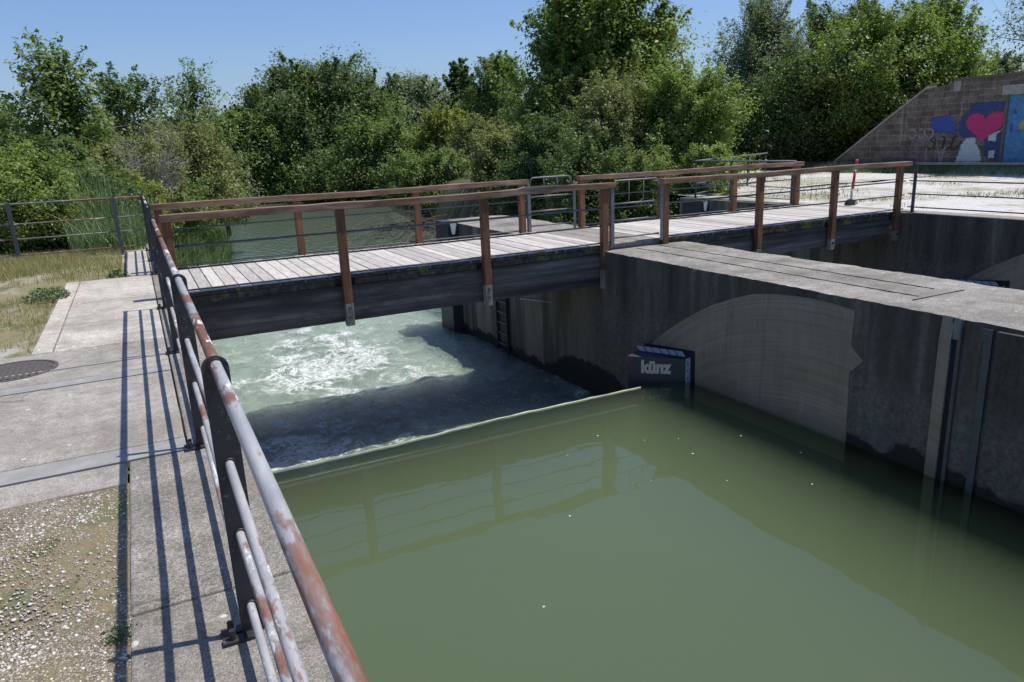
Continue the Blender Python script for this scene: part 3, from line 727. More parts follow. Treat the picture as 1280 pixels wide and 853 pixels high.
# ================================================================== BRIDGE
ROD = (.075, .355, .64)
def span(x0, x1, posts_f, posts_b, zb, label, hx0, hx1, hb0, hb1, split):
    br = empty('footbridge', label, 'footbridge', 'wooden footbridge spans')
    m = MB(); x = x0; rr = random.Random(int(x0*10)+3)
    while x < x1-.03:
        wd = .166+rr.uniform(-.006, .006); e = min(x+wd, x1)
        dz = rr.uniform(-.004, .004); dy0 = rr.uniform(-.012, .012); dy1 = rr.uniform(-.012, .012)
        Mx = Matrix.Translation(((x+e)/2, 0, 0)) @ Matrix.Rotation(rr.uniform(-.006, .006), 4, 'Y') @ Matrix.Translation((-(x+e)/2, 0, 0))
        m.box(x+.006, e-.006, YF+.105+dy0, YB-.08+dy1, -.018+dz, .034+dz, Mx, rnd=rr.random())
        x = e
    dk = m.build('deck', M['deck'], br, bevel=.004); dk.data.materials.append(M['fascia'])
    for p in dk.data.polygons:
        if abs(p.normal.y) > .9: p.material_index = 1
    # edge boards below the plank ends, in pieces between the posts
    for yy0, yy1, ps in ((YF+.115, YF+.20, posts_f), (YB-.17, YB-.085, posts_b)):
        m = MB(); xs = [x0]+[p for p in ps if x0+.2 < p < x1-.2]+[x1]
        for a, b in zip(xs[:-1], xs[1:]):
            a2 = a+(.13 if a != x0 else .02); b2 = b-(.13 if b != x1 else .02); xx = a2
            while xx < b2-.05:
                ln = rr.uniform(.35, .62); e2 = min(xx+ln, b2)
                m = MB(); m.box(xx+.003, e2-.003, yy0+rr.uniform(-.01, .008), yy1, -.112+rr.uniform(-.008, .008), -.026+rr.uniform(-.004, .003)); xx = e2
                m.build('edge_board', M['fascia'], br, bevel=.006)
    for yy in (YF+.13, YB-.31):
        m = MB(); m.box(x0+.02, x1-.02, yy, yy+.18, zb, -.118); m.build('beam', M['beam'], br, bevel=.008)
    m = MB(); m.box(x0+.02, x1-.02, 11.3, 11.5, zb, -.118); m.build('beam', M['beam'], br, bevel=.008)
    for ps, yc, sgn in ((posts_f, YF+.05, -1), (posts_b, YB-.04, 1)):
        for i, px in enumerate(ps):
            hw = .058
            m = MB(); top = .955
            pl = m.box(px-hw, px+hw, yc-.05, yc+.05, -.355, top).build('post', M['post_wood'], br, bevel=.006)
            m = MB(); m.box(px-hw, px+hw, yc-.05, yc+.05, zb-.045, -.357)
            m.build('post_foot', M['post_grey'], pl, bevel=.008)
            for zz in (-.42, zb+.09):
                m = MB(); m.tube([(px, yc+sgn*.05, zz), (px, yc+sgn*.068, zz)], .022, 10)
                m.build('bolt', M['rod'], pl)
    for (a, b, yc, sgn) in ((hx0, hx1, YF+.05, -1), (hb0, hb1, YB-.04, 1)):
        m = MB(); n = 26; b0 = len(m.v)
        for k in range(n+1):
            q = k/n; xx = a+(b-a)*q
            dz = .008*math.sin(q*9+a)+.004*rr.uniform(-1, 1); dy = .006*math.sin(q*7+2+a)
            for (yy, zz) in ((-.075, .945), (.075, .945), (.075, 1.036), (-.075, 1.036)): m.v.append((xx, yc+yy+dy, zz+dz+rr.uniform(-.003, .003)))
        for k in range(n):
            for c in range(4): m.f.append((b0+4*k+c, b0+4*k+(c+1) % 4, b0+4*k+4+(c+1) % 4, b0+4*k+4+c))
        m.f.append((b0+3,b0+2,b0+1,b0)); m.f.append((b0+4*n,b0+4*n+1,b0+4*n+2,b0+4*n+3))
        m.build('handrail', M['handrail'], br, bevel=.006)
        for zr_ in ROD:
            m = MB(); m.tube([(a+.05, yc+sgn*-.01, zr_), ((a+b)/2, yc+sgn*-.01, zr_-.006), (b-.05, yc+sgn*-.01, zr_)], .0125, 8).build('rod', M['rod'], br, True)
    if split:
        m = MB(); m.prism([(5.15, YF-.02, 1.040), (5.3, YF-.026, 1.075), (5.75, YF-.03, 1.07), (6.25, YF-.01, 1.042)], (0, .055, -.004))
        m.build('splintered_wood', M['split_wood'], br)
    return br
span(.42, 6.90, (.30, 2.46, 4.62, 6.76), (.30, 2.40, 4.50, 6.62), -.635, 'wooden footbridge span over the foaming water beside the rusty railing', .24, 6.95, .22, 6.76, True)
span(7.95, 14.18, (7.99, 10.15, 12.08, 13.96), (7.97, 9.95, 11.98, 13.92), -.515, 'wooden footbridge span from the middle pier to the gravel yard', 7.90, 14.22, 7.90, 14.05, False)

def gate(y, x0, x1, label, low):
    gt = empty('metal_gate', label, 'gate', 'galvanised gates over the pier')
    for x in (x0, x1):
        m = MB(); m.box(x-.032, x+.032, y-.006, y+.006, .025, .95); m.box(x-.032 if x == x0 else x+.022, x-.022 if x == x0 else x+.032, y+.007, y+.06, .025, .95)
        m.build('post', M['galv'], gt, bevel=.003)
    a, b = x0+.055, x1-.06
    pts = [(a-.02, y+.03, .93), (a, y+.03, .985), (a, y+.03, 1.02), (a+.05, y+.03, 1.06), (b-.05, y+.03, 1.06), (b, y+.03, 1.02), (b, y+.03, .985), (b+.02, y+.03, .93)]
    MB().tube(pts, .0135, 10).build('top_tube', M['galv'], gt, True)
    for z in low:
        MB().tube([(x0+.035, y+.03, z), (x1-.035, y+.03, z)], .014, 10).build('cross_tube', M['galv'], gt, True)
    for q in (.33, .66):
        xx = a+(b-a)*q; MB().tube([(xx, y+.03, low[0]), (xx, y+.03, 1.055)], .008, 8).build('upright', M['galv'], gt, True)
gate(10.06, 6.90, 7.90, 'galvanised gate on the near side of the bridge above the pier', (.69, .42, .14))
gate(12.70, 6.78, 7.80, 'galvanised gate on the far side of the bridge above the pier', (.70, .42, .14))

# ================================================================== PIER
pier = empty('concrete_pier', 'massive dark concrete pier between the two weir openings', 'pier')
def rough_slab(x0, x1, y0, y1, z0, z1, mat, name, parent, amp=.012, step=.09, wallmat=None):
    """block with chipped top edges: side sheets and top share jittered rims"""
    import bmesh
    m = MB(); nx = max(2, int((x1-x0)/.28)); ny = max(2, int((y1-y0)/step)); rr = random.Random(int(y0*7+x0*3))
    vid = {}
    for j in range(ny+1):
        for i in range(nx+1):
            x = x0+(x1-x0)*i/nx; y = y0+(y1-y0)*j/ny; z = z1+rr.uniform(-.003, .003)
            if i in (0, nx):
                ch = max(0, mnoise.noise((y*1.7, x*3, 1.3)))*amp*2.2+abs(rr.gauss(0, amp*.35))
                x += (ch if i == 0 else -ch); z -= ch*.8
            vid[i, j] = len(m.v); m.v.append((x, y, z))
    for j in range(ny):
        for i in range(nx): m.f.append((vid[i,j], vid[i+1,j], vid[i+1,j+1], vid[i,j+1]))
    top = m.build(name, mat, parent)
    return top, [m.v[vid[0,j]] for j in range(ny+1)], [m.v[vid[nx,j]] for j in range(ny+1)]
ptop, rimL, rimR = rough_slab(PX0, PX1, -1.5, 17.35, -4, -.055, M['pier_top'], 'pier_top', pier)
m = MB()
for rim, x, flip in ((rimL, PX0, 0), (rimR, PX1, 1)):
    b = len(m.v); n = len(rim)
    for p in rim: m.v.append(p)
    for p in rim: m.v.append((x, p[1], -.11))
    for p in rim: m.v.append((x, p[1], -4.2))
    for k in range(n-1):
        for lev in (0, 1):
            q = (b+lev*n+k, b+lev*n+k+1, b+(lev+1)*n+k+1, b+(lev+1)*n+k); m.f.append(q if not flip else q[::-1])
# downstream end face and rounded upstream nose
m.f.append((len(m.v), len(m.v)+1, len(m.v)+2, len(m.v)+3)); m.v += [(PX0,17.35,-4.2),(PX1,17.35,-4.2),(PX1,17.35,-.06),(PX0,17.35,-.06)]
b = len(m.v); ns = 14
for k in range(ns+1):
    th = PI*k/ns; xx = (PX0+PX1)/2-math.cos(th)*(PX1-PX0)/2; yy = -1.5-math.sin(th)*.85
    m.v += [(xx,yy,-4.2),(xx,yy,-.06)]
for k in range(ns): m.f.append((b+2*k, b+2*k+2, b+2*k+3, b+2*k+1))
m.f.append(tuple(b+2*k+1 for k in range(ns+1)))
m.build('pier_face', M['pier_wall'], pier)
# crossing slab between the two bridge spans
m = MB()
for k in range(3): m.box(6.915+k*.342, 6.915+(k+1)*.342-.008, 10.17, 12.68, -.05, .028+.002*k)
m.build('crossing_slab', M['walk'], pier, bevel=.006)
# slots and joints on the top: dark narrow steel edged gaps
m = MB()
m.box(7.318, 7.336, 4.95, 10.0, -.12, -.0485); m.box(7.80, 7.812, 5.1, 10.0, -.12, -.0485); m.box(7.12, 7.98, 4.86, 4.878, -.12, -.0485)
m.build('slot_edge', M['black'], pier)
# block joint and thicker upstream part of the wall
m = MB(); m.box(PX0-.045, PX0+.1, -1.45, 3.76, -4.2, -.10); m.build('wall_lining', M['pier_wall'], pier, bevel=.015)
# sector shaped sheet lining where the gate swings
sec = [(9.02,-1.95),(8.801,-1.349),(8.5,-1.105),(8.152,-.88),(7.83,-.69),(7.496,-.518),(7.14,-.37),(6.776,-.248),(6.4,-.185),(6.019,-.155),(5.78,-.15),(5.569,-.154),(5.265,-.182),(5.279,-.579),(5.114,-.721),(5.272,-.889),(5.25,-1.63),(5.245,-1.95)]
def sector(x, face, parent, dy=0, cut=None):
    m = MB(); m.prism([(x, y+dy, z) for y, z in sec], (.03*face, 0, 0)); return m.build('sector_lining', M['sector'], parent)
sector(PX0-.006, 1, pier)

# the blue box housing on the wall with lettering
def housing(label, dx, lettered, dz=0.):
    h = empty('gate_housing', label, 'housing', 'blue gate housings')
    A = Vector((6.05+dx, 8.47, 0)); B = Vector((6.68+dx, 7.93, 0)); Wl = PX0-.008+dx
    zt0, zt1 = -1.342, -1.372
    m = MB()
    P = [A+Vector((0,0,-1.95)), B+Vector((0,0,-1.95)), Vector((Wl, 7.86, -1.95)), Vector((Wl, 8.95, -1.95))]
    Q = [A+Vector((0,0,zt0)), B+Vector((0,0,zt1)), Vector((Wl, 7.86, -1.36)), Vector((Wl, 8.95, -1.40))]
    m.v = [tuple(p) for p in P+Q]
    m.f = [(0,1,2,3),(7,6,5,4),(0,4,5,1),(1,5,6,2),(2,6,7,3),(3,7,4,0)]
    m.build('body', M['box_blue'], h, bevel=.012)
    # dark reveal plate on the wall behind, its flat black painting the recess's shade
    m = MB(); m.prism([(Wl+.003, 8.97, -1.372), (Wl+.003, 7.81, -1.235), (Wl+.003, 7.795, -1.95), (Wl+.003, 8.97, -1.95)], (-.012, 0, 0)); m.build('recess_shade', M['black'], h)
    # light strip along the right hand edge, notched cover along the top
    d = (B-A).normalized(); nrm = Vector((d.y, -d.x, 0))
    m = MB(); p0 = B+nrm*.004; p1 = Vector((Wl-.02, 7.878, 0))
    m.prism([p0+Vector((0,0,-1.95)), p1+Vector((0,0,-1.95)), p1+Vector((0,0,-1.335)), p0+Vector((0,0,-1.368))], tuple(nrm*.006)); m.build('edge_strip', M['box_grey'], h)
    m = MB()
    for zz in (-1.43, -1.54, -1.65): 
        c = (p0+p1)/2+Vector((0,0,zz))+nrm*.006; m.tube([c, c+nrm*.012], .012, 8)
    m.build('rivet', M['box_blue'], h)
    m = MB(); back = Vector((.0, .0, 0))
    e0 = Vector((6.36+dx, 8.60, -1.347)); e1 = Vector((6.715+dx, 7.96, -1.352))
    L = (e1-e0).length; dd = (e1-e0).normalized(); pn = Vector((-dd.y, dd.x, 0)).normalized()
    if pn.x < 0: pn = -pn
    n = 6
    for k in range(n):
        a = e0+dd*(L*(k+.06)/n); b2 = e0+dd*(L*(k+.9)/n)
        m.prism([a+Vector((0,0,.0)), b2, b2+Vector((.0,.07,.055)), a+Vector((.0,.07,.055))], (.0,.004,.012))
    m.build('notched_cover', M['box_grey'], h)
    if lettered:
        cu = bpy.data.curves.new('letters', 'FONT'); cu.body = 'k\u00fcnz'; cu.size = .27; cu.extrude = .004; cu.offset = .014; cu.space_character = 1.02
        to = bpy.data.objects.new('tmp', cu); COL.objects.link(to)
        dg = bpy.context.evaluated_depsgraph_get(); me = bpy.data.meshes.new_from_object(to.evaluated_get(dg))
        bpy.data.objects.remove(to); me.name = 'lettering'
        lo = bpy.data.objects.new('lettering', me); COL.objects.link(lo); me.materials.clear(); me.materials.append(M['letters'])
        org = A+d*.20+nrm*.006+Vector((0,0,-1.585))
        lo.matrix_world = Matrix(((d.x*.80, 0, nrm.x, org.x), (d.y*.80, 0, nrm.y, org.y), (0, .95, 0, org.z), (0,0,0,1)))
        lo.parent = h
    return h
housing('dark blue box with pale lettering mounted on the pier at the weir end', 0, True)
housing('blue box on the far right wall, half hidden behind the pier top', RX0-PX0, False).location.z = .13

# stop-log guide rails in the pier wall
def guide(x, y, label, s=1):
    g_ = empty('stoplog_guide', label, 'guide rail')
    m = MB(); m.prism([(x-.035, y+.0, -.30), (x-.035, y+.115, -.30), (x-.035, y+.115, -3.4), (x-.035, y+.0, -3.4)], (.03, 0, 0))
    m.prism([(x-.005, y-.010, -.052), (x-.005, y+.118, -.052), (x-.036, y+.115, -.301), (x-.036, y+.0, -.301)], (.01, 0, .0)); m.build('bright_flange', M['sector'], g_)
    m = MB(); m.box(x-.012, x-.006, y-.06, y+.012, -3.4, -.06); m.build('slot_shade', M['black'], g_)  # flat black strip painting the shade inside the groove
    m = MB(); m.box(x-.03, x-.005, y-.095, y-.06, -3.4, -.06); m.build('dark_flange', M['grey_post'], g_)
    m = MB(); m.box(x-.042, x-.002, y-.085, y-.012, -.26, -.045); m.build('worn_head', M['galv'], g_, bevel=.012)
    return g_
guide(PX0, 4.17, 'tall steel guide rail with a worn bright head on the near pier wall')
m = MB(); m.prism([(PX0-.001, 3.80, -.10), (PX0-.001, 3.90, -.10), (PX0-.001, 3.90, -.22), (PX0-.001, 3.80, -.22)], (-.02, 0, 0)); m.box(PX0-.022, PX0-.002, 3.80, 3.872, -3.2, -.22)
o = m.build('edge_angle', M['grey_post'], bevel=.004); tag(o, 'narrow blue grey steel edge strip right of the guide rail on the pier wall', 'steel strip')

# ladder, pipe, end guides
ld = empty('ladder', 'narrow steel ladder running down the pier wall to the foaming water', 'ladder')
for yy in (13.72, 14.22): 
    m = MB(); m.box(PX0-.07, PX0-.03, yy-.03, yy+.03, -3.0, -.7); m.build('stile', M['black'], ld)
for k in range(9):
    zz = -.86-k*.235; MB().tube([(PX0-.05, 13.75, zz), (PX0-.05, 14.19, zz)], .014, 8).build('rung', M['galv'], ld, True)
m = MB(); m.tube([(PX0-.02, 13.15, -1.36), (PX0-.02, 11.85, -1.21)], .012, 8); o = m.build('pipe', M['pale_grey'], smooth=True); tag(o, 'thin pale pipe fixed to the pier wall right of the ladder', 'pipe')
def end_guide(x, y, label):
    e = empty('end_guide', label, 'guide box', 'dark steel boxes at the pier ends')
    m = MB(); m.box(x-.27, x+.0, y-.35, y+.45, -3.2, -.02); m.build('casing', M['box_blue'], e, bevel=.01)
    m = MB(); m.prism([(x-.21, y-.362, -.05), (x-.05, y-.362, -.05), (x-.10, y-.362, -.30), (x-.17, y-.362, -.30)], (0, .01, 0)); m.build('white_plate', M['white'], e)
end_guide(PX0-.003, 16.6, 'dark steel box with a white plate at the downstream pier end')
end_guide(RX0-.003, 16.3, 'dark box with white marks by the far right railing')

# weir flaps under the falling water
for a, b, lab in ((LX+.01, PX0-.01, 'submerged steel weir flap under the near spillway lip'), (PX1+.01, RX0-.01, 'submerged steel weir flap behind the concrete pier')):
    fl = empty('weir_gate', lab, 'weir gate', 'weir flaps')
    m = MB(); m.prism([(a, 8.04, -1.96), (a, 8.12, -1.96), (a, 9.2, -3.1), (a, 8.3, -3.8), (a, 7.6, -3.8)], (b-a, 0, 0)); m.build('flap', M['rubber'], fl)
    m = MB(); n = 40; bb = len(m.v)
    for k in range(n+1):
        xx = a+((6.03-a) if a < 2 else (b-a))*k/n; q = .004*math.sin(k*1.7)+random.uniform(-.003, .003)
        for (yy, zz) in ((8.106, -1.745), (8.112, -1.713), (8.124, -1.714), (8.13, -1.75)): m.v.append((xx, yy+q, zz+q*.5-.0456*min(1, max(0, (3.9-xx)/1.6))))
    for k in range(n):
        for c in range(3): m.f.append((bb+4*k+c, bb+4*k+c+1, bb+4*k+5+c, bb+4*k+4+c))
    m.build('overflow_lip', M['sunlit_lip'], fl, smooth=True)

# ================================================================== RIGHT BANK
ab = empty('abutment_wall', 'dark concrete abutment wall on the far side of the second opening', 'wall')
m = MB(); m.box(RX0, RX0+.45, -30, 9.9, -4.2, -.003); m.box(RX0, RX0+.45, 9.905, 17.2, -4.2, -.006); m.build('wall_face', M['pier_wall'], ab, bevel=.012)
m = MB(); m.box(RX0+.004, RX0+.46, -30, 9.9, -.002, .012); m.box(RX0+.2, RX0+.46, 9.905, 17.2, -.005, .010); m.build('wall_cap', M['walk'], ab)
sector(RX0-.006, 1, ab)
rr_ = empty('pipe_railing', 'plain dark metal railing beside the white gravel, right of the bridge end', 'railing', 'pipe railings')
def flat_post(parent, x, y, ax=1, h=1.0):
    m = MB(); m.box(x-.008, x+.008, y-.035, y+.035, .0, h) ; m.box(x-.05, x+.05, y-.05, y+.05, .008, .02); m.tube([(x,y,h-.01),(x,y,h+.02)], .012, 8)
    m.build('post', M['grey_post'], parent, bevel=.002)
for y in (9.96, 6.6, 4.3, 2.0): flat_post(rr_, 14.25, y)
for k, z in enumerate((.985, .645, .38, .115)):
    m = MB(); m.tube([(14.25, -1, z), (14.25, 10.08 if k else 9.98, z)], .017 if not k else .0125, 8).build('top_rail' if not k else 'lower_rail', M['galv'] if not k else M['grey_post'], rr_, True)
rf = empty('pipe_railing', 'far metal railing behind the bridge that turns beside the leafy bush', 'railing', 'pipe railings')
for x, y in ((14.3, 13.2), (14.3, 15.3), (14.3, 16.7), (16.2, 17.6), (18.2, 18.7), (20.1, 19.8)): flat_post(rf, x, y, h=1.02)
for k, z in enumerate((1.03, .70, .40, .12)):
    m = MB(); m.tube([(14.3,13.1,z),(14.3,16.7,z)], .018 if not k else .013, 8); m.tube([(14.3,16.75,z),(17.2,18.2,z),(20.2,19.85,z)], .022 if not k else .014, 8)
    m.build('top_rail' if not k else 'lower_rail', M['galv'], rf, True)
mp = empty('marker_post', 'leaning red and white marker post on a rubber foot in the gravel', 'marker post', None)
base = Vector((14.97, 12.04, 0)); topv = Vector((15.05, 12.02, 1.04))
def seg(z0, z1, r, mat, nm): MB().tube([base.lerp(topv, z0), base.lerp(topv, z1)], r, 14).build(nm, mat, mp, True)
seg(.06, .36, .026, M['pale_grey'], 'pole'); seg(.36, .74, .030, M['red'], 'red_band'); seg(.74, .84, .029, M['white'], 'white_band'); seg(.84, 1.0, .036, M['red'], 'red_head')
m = MB(); m.prism([(14.84,11.97,.0),(15.10,11.97,.0),(15.06,11.97,.09),(14.99,11.97,.13),(14.93,11.97,.12),(14.88,11.97,.06)], (0,.15,0)); m.build('rubber_foot', M['rubber'], mp, bevel=.01)
m = MB(); m.prism([(15.02,11.96,.01),(15.15,11.96,.01),(15.12,11.96,.075),(15.05,11.96,.10)], (0,.10,0)); m.build('yellow_foot_cap', M['yellowish'], mp, bevel=.01)

# graffiti wall
WX = 27.0
gw = empty('block_wall', 'old stone block wall with graffiti and a sloping end beyond the gravel', 'wall')
m = MB(); m.prism([(WX,-12,-.2),(WX,23.3,-.2),(WX,22.6,.40),(WX,20.27,2.02),(WX,18.73,3.05),(WX,18.0,3.13),(WX,17.68,3.25),(WX,-12,3.25)], (.5,0,0)); m.build('wall_face', M['blocks'], gw)
m = MB(); m.prism([(WX-.05,-12,3.255),(WX-.05,17.72,3.255),(WX-.05,17.72,3.34),(WX-.05,-12,3.34)], (.6,0,0)); m.build('coping', M['twig_brown'], gw)
m = MB(); m.prism([(WX-.03,17.70,3.25),(WX-.03,17.45,3.25),(WX-.03,17.45,2.90),(WX-.03,17.70,2.88)], (.1,0,0)); m.prism([(WX-.02,15.98,2.95),(WX-.02,15.98,2.62),(WX-.02,12.2,2.62),(WX-.02,12.2,2.95)], (.1,0,0)); m.build('lintel', M['coping'], gw, bevel=.01)
pts = [(22.95,.02),(22.6,.42),(20.27,2.04),(18.73,3.07)]
m = MB()
for (y0,z0),(y1,z1) in zip(pts[:-1], pts[1:]): m.prism([(WX-.03,y0,z0),(WX-.03,y1,z1),(WX-.03,y1,z1+.09),(WX-.03,y0,z0+.09)], (.55,0,0))
m.build('sloping_coping', M['coping'], gw)
dr = MB(); dr.box(WX-.012, WX+.05, 13.3, 15.70, .30, 2.60); d_ = dr.build('door', M['door_blue'], gw)
m = MB()
for y0, y1 in ((15.05, 15.62), (14.3, 14.98)):
    for z0, z1 in ((.5, 1.35), (1.45, 2.5)): m.box(WX-.026, WX-.013, y0, y1, z0, z1)
m.build('door_panel', M['door_blue'], d_, bevel=.01)
m = MB(); m.box(WX-.05, WX-.002, 15.71, 15.80, .25, 2.62); m.build('door_frame', M['twig_brown'], gw)
def blob(poly, x, nm, mat, soft=.3):
    # sprayed patch on the wall plane: paint film thinning out towards its rim
    cy = sum(p[0] for p in poly)/len(poly); cz = sum(p[1] for p in poly)/len(poly)
    v = [(WX-x, cy, cz)]; cov = [1.]; f = []; n = len(poly)
    for k, (y, z) in enumerate(poly): 
        for q, cv in ((1-soft, 1.), (1-soft*.45, .6), (1+soft*.2, 0.)): v.append((WX-x, cy+(y-cy)*q, cz+(z-cz)*q)); cov.append(cv)
    for k in range(n):
        j = (k+1) % n
        f.append((0, 1+3*k, 1+3*j))
        for r_ in (0, 1): f.append((1+3*k+r_, 2+3*k+r_, 2+3*j+r_, 1+3*j+r_))
    me = bpy.data.meshes.new(nm); me.from_pydata(v, [], f); me.materials.append(mat)
    at = me.attributes.new('cover', 'FLOAT', 'POINT'); at.data.foreach_set('value', cov)
    o = bpy.data.objects.new(nm, me); COL.objects.link(o); o.parent = gw; return o
def lumpy(cy, cz, ry, rz, seed, n=40, amp=.16, p=1.):
    rr = random.Random(seed); ph = [rr.uniform(0, 6.28) for _ in range(5)]
    out = []
    for k in range(n):
        th = 2*PI*k/n; q = 1+amp*sum(math.sin((i+2)*th+ph[i])/(i+1.3) for i in range(5))
        c, s_ = math.cos(th), math.sin(th)
        out.append((cy-ry*q*math.copysign(abs(c)**p, c), cz+rz*q*math.copysign(abs(s_)**p, s_)))
    return out
heart = []
for k in range(48):
    th = 2*PI*k/48; hx = 16*math.sin(th)**3; hz = 13*math.cos(th)-5*math.cos(2*th)-2*math.cos(3*th)-math.cos(4*th)
    heart.append((16.43-hx/16*.71-.04*(hz-5)/17, 1.66+hz/17*.63))
blob(lumpy(16.72, 1.72, .62, .58, 3, amp=.12, p=.7), .004, 'graffiti_backdrop', M['spray_navy'])
blob(lumpy(16.30, 2.30, .62, .20, 8, amp=.18), .0085, 'graffiti_backdrop', M['spray_navy'])
blob(lumpy(16.05, 1.00, .36, .52, 5, amp=.1, p=.6), .0085, 'graffiti_backdrop', M['spray_navy'])
blob(heart, .018, 'graffiti_heart', M['spray_pink'], .10)
blob([(15.75,1.70),(15.84,1.50),(16.1,1.36),(16.32,1.27),(16.05,1.32),(15.84,1.44)], .023, 'heart_highlight', M['spray_white'])
blob(lumpy(17.95, 1.73, .56, .36, 12, amp=.17, p=.75), .006, 'graffiti_patch', M['spray_blue'], .5)
blob([(17.42,.30),(17.36,.55),(17.28,.85),(17.20,1.12),(17.06,1.26),(16.85,1.30),(16.70,1.26),(16.66,1.05),(16.52,.88),(16.42,.66),(16.38,.46),(16.42,.30)], .013, 'graffiti_patch', M['spray_white'])
blob([(16.28,1.42),(15.98,1.44),(15.98,1.10),(16.28,1.12)], .0135, 'graffiti_patch', M['spray_white'])
blob([(16.20,.80),(15.98,.82),(15.98,.54),(16.20,.52)], .0135, 'graffiti_patch', M['spray_white'])
def ribbon(poly, wdt, nm, mat, x=.014):
    m = MB()
    for (y0,z0),(y1,z1) in zip(poly[:-1], poly[1:]):
        d = Vector((0, y1-y0, z1-z0)).normalized(); n_ = Vector((0, -d.z, d.y))*wdt/2; e = d*wdt*.3
        a = Vector((WX-x, y0, z0))-e; b2 = Vector((WX-x, y1, z1))+e
        m.prism([a-n_, b2-n_, b2+n_, a+n_], (.003,0,0)); x += .00012
    o = m.build(nm, mat, gw)
    at = o.data.attributes.new('cover', 'FLOAT', 'POINT'); at.data.foreach_set('value', [.75]*len(o.data.vertices)); return o
def curve(fn, n=40): return [fn(k/(n-1)) for k in range(n)]
scr = []
for j, (cy, hh) in enumerate(((18.42,.20),(18.10,.24),(17.80,.22),(17.52,.24))):
    scr += curve(lambda t: (cy+.15*math.cos(-.6-5.2*t+j)-.16*t, 1.08+hh*math.sin(-.6-5.2*t+j*.8)), 16)
ribbon(scr, .045, 'graffiti_scrawl', M['spray_black'])
for j, cy in enumerate((19.15, 18.78, 18.45)):
    ribbon(curve(lambda t: (cy+.14*math.cos(.9+5.0*t), 1.45+.16*math.sin(.9+5.0*t)), 18), .05, 'graffiti_scrawl', M['spray_grey'], .02+j*.004)
ribbon([(18.06,.86),(17.93,.36),(17.80,.92)], .07, 'graffiti_scrawl', M['spray_grey'], .02)
ribbon([(18.52,.90),(18.50,.30)], .05, 'graffiti_scrawl', M['spray_grey'], .026)
blob(lumpy(15.16, 1.63, .13, .17, 31, amp=.1), .032, 'graffiti_spot', M['spray_yellow'])
blob(lumpy(15.52, 1.55, .06, .16, 33, amp=.2), .032, 'graffiti_spot', M['spray_blue'])
blob(lumpy(15.45, 2.05, .07, .09, 34, amp=.2), .032, 'graffiti_spot', M['spray_blue'])

# ================================================================== VEGETATION
def leaf_mesh(name, C, npc, sig, L, W, mat, parent, rng, upb=.5, crand=None, flat=.8, droop=0., centre=None, outb=.55, keep=None):
    n = len(C); N = n*npc
    ci = np.repeat(np.arange(n), npc)
    if keep is not None: ci = ci[keep]; N = len(ci)
    sg = (np.asarray(sig)*np.ones(n))[ci][:, None]
    off = np.clip(rng.normal(size=(N, 3))*.62, -1.2, 1.2); an = rng.uniform(.55, 1.5, (n, 3)); off *= an[ci]
    P = C[ci] + off*sg*np.array([1.55, 1.55, 1.55*flat])
    nr = rng.normal(size=(N, 3))*.75 + np.array([0, 0, upb]) + off*.35
    if centre is not None:
        o_ = P-centre; o_ /= np.maximum(1e-6, np.linalg.norm(o_, axis=1))[:, None]; nr += o_*outb
    nr /= np.linalg.norm(nr, axis=1)[:, None]
    t = rng.normal(size=(N, 3)); t[:, 2] -= droop; t -= nr*(t*nr).sum(1)[:, None]; t /= np.maximum(1e-6, np.linalg.norm(t, axis=1))[:, None]
    b = np.cross(nr, t)
    s = (.65+.7*rng.random((N, 1)))
    l = t*L*.5*s; w_ = b*W*.5*s; bend = nr*L*.10*s
    V = np.stack([P-l-bend, P+w_, P+l-bend, P-w_], 1).reshape(-1, 3)
    if crand is None: crand = rng.random(n)
    rnd = np.clip(crand[ci]*.55 + rng.random(N)*.45, 0, 1)
    return mesh_np(name, V, np.arange(N*4), 4, mat, parent, rnd)

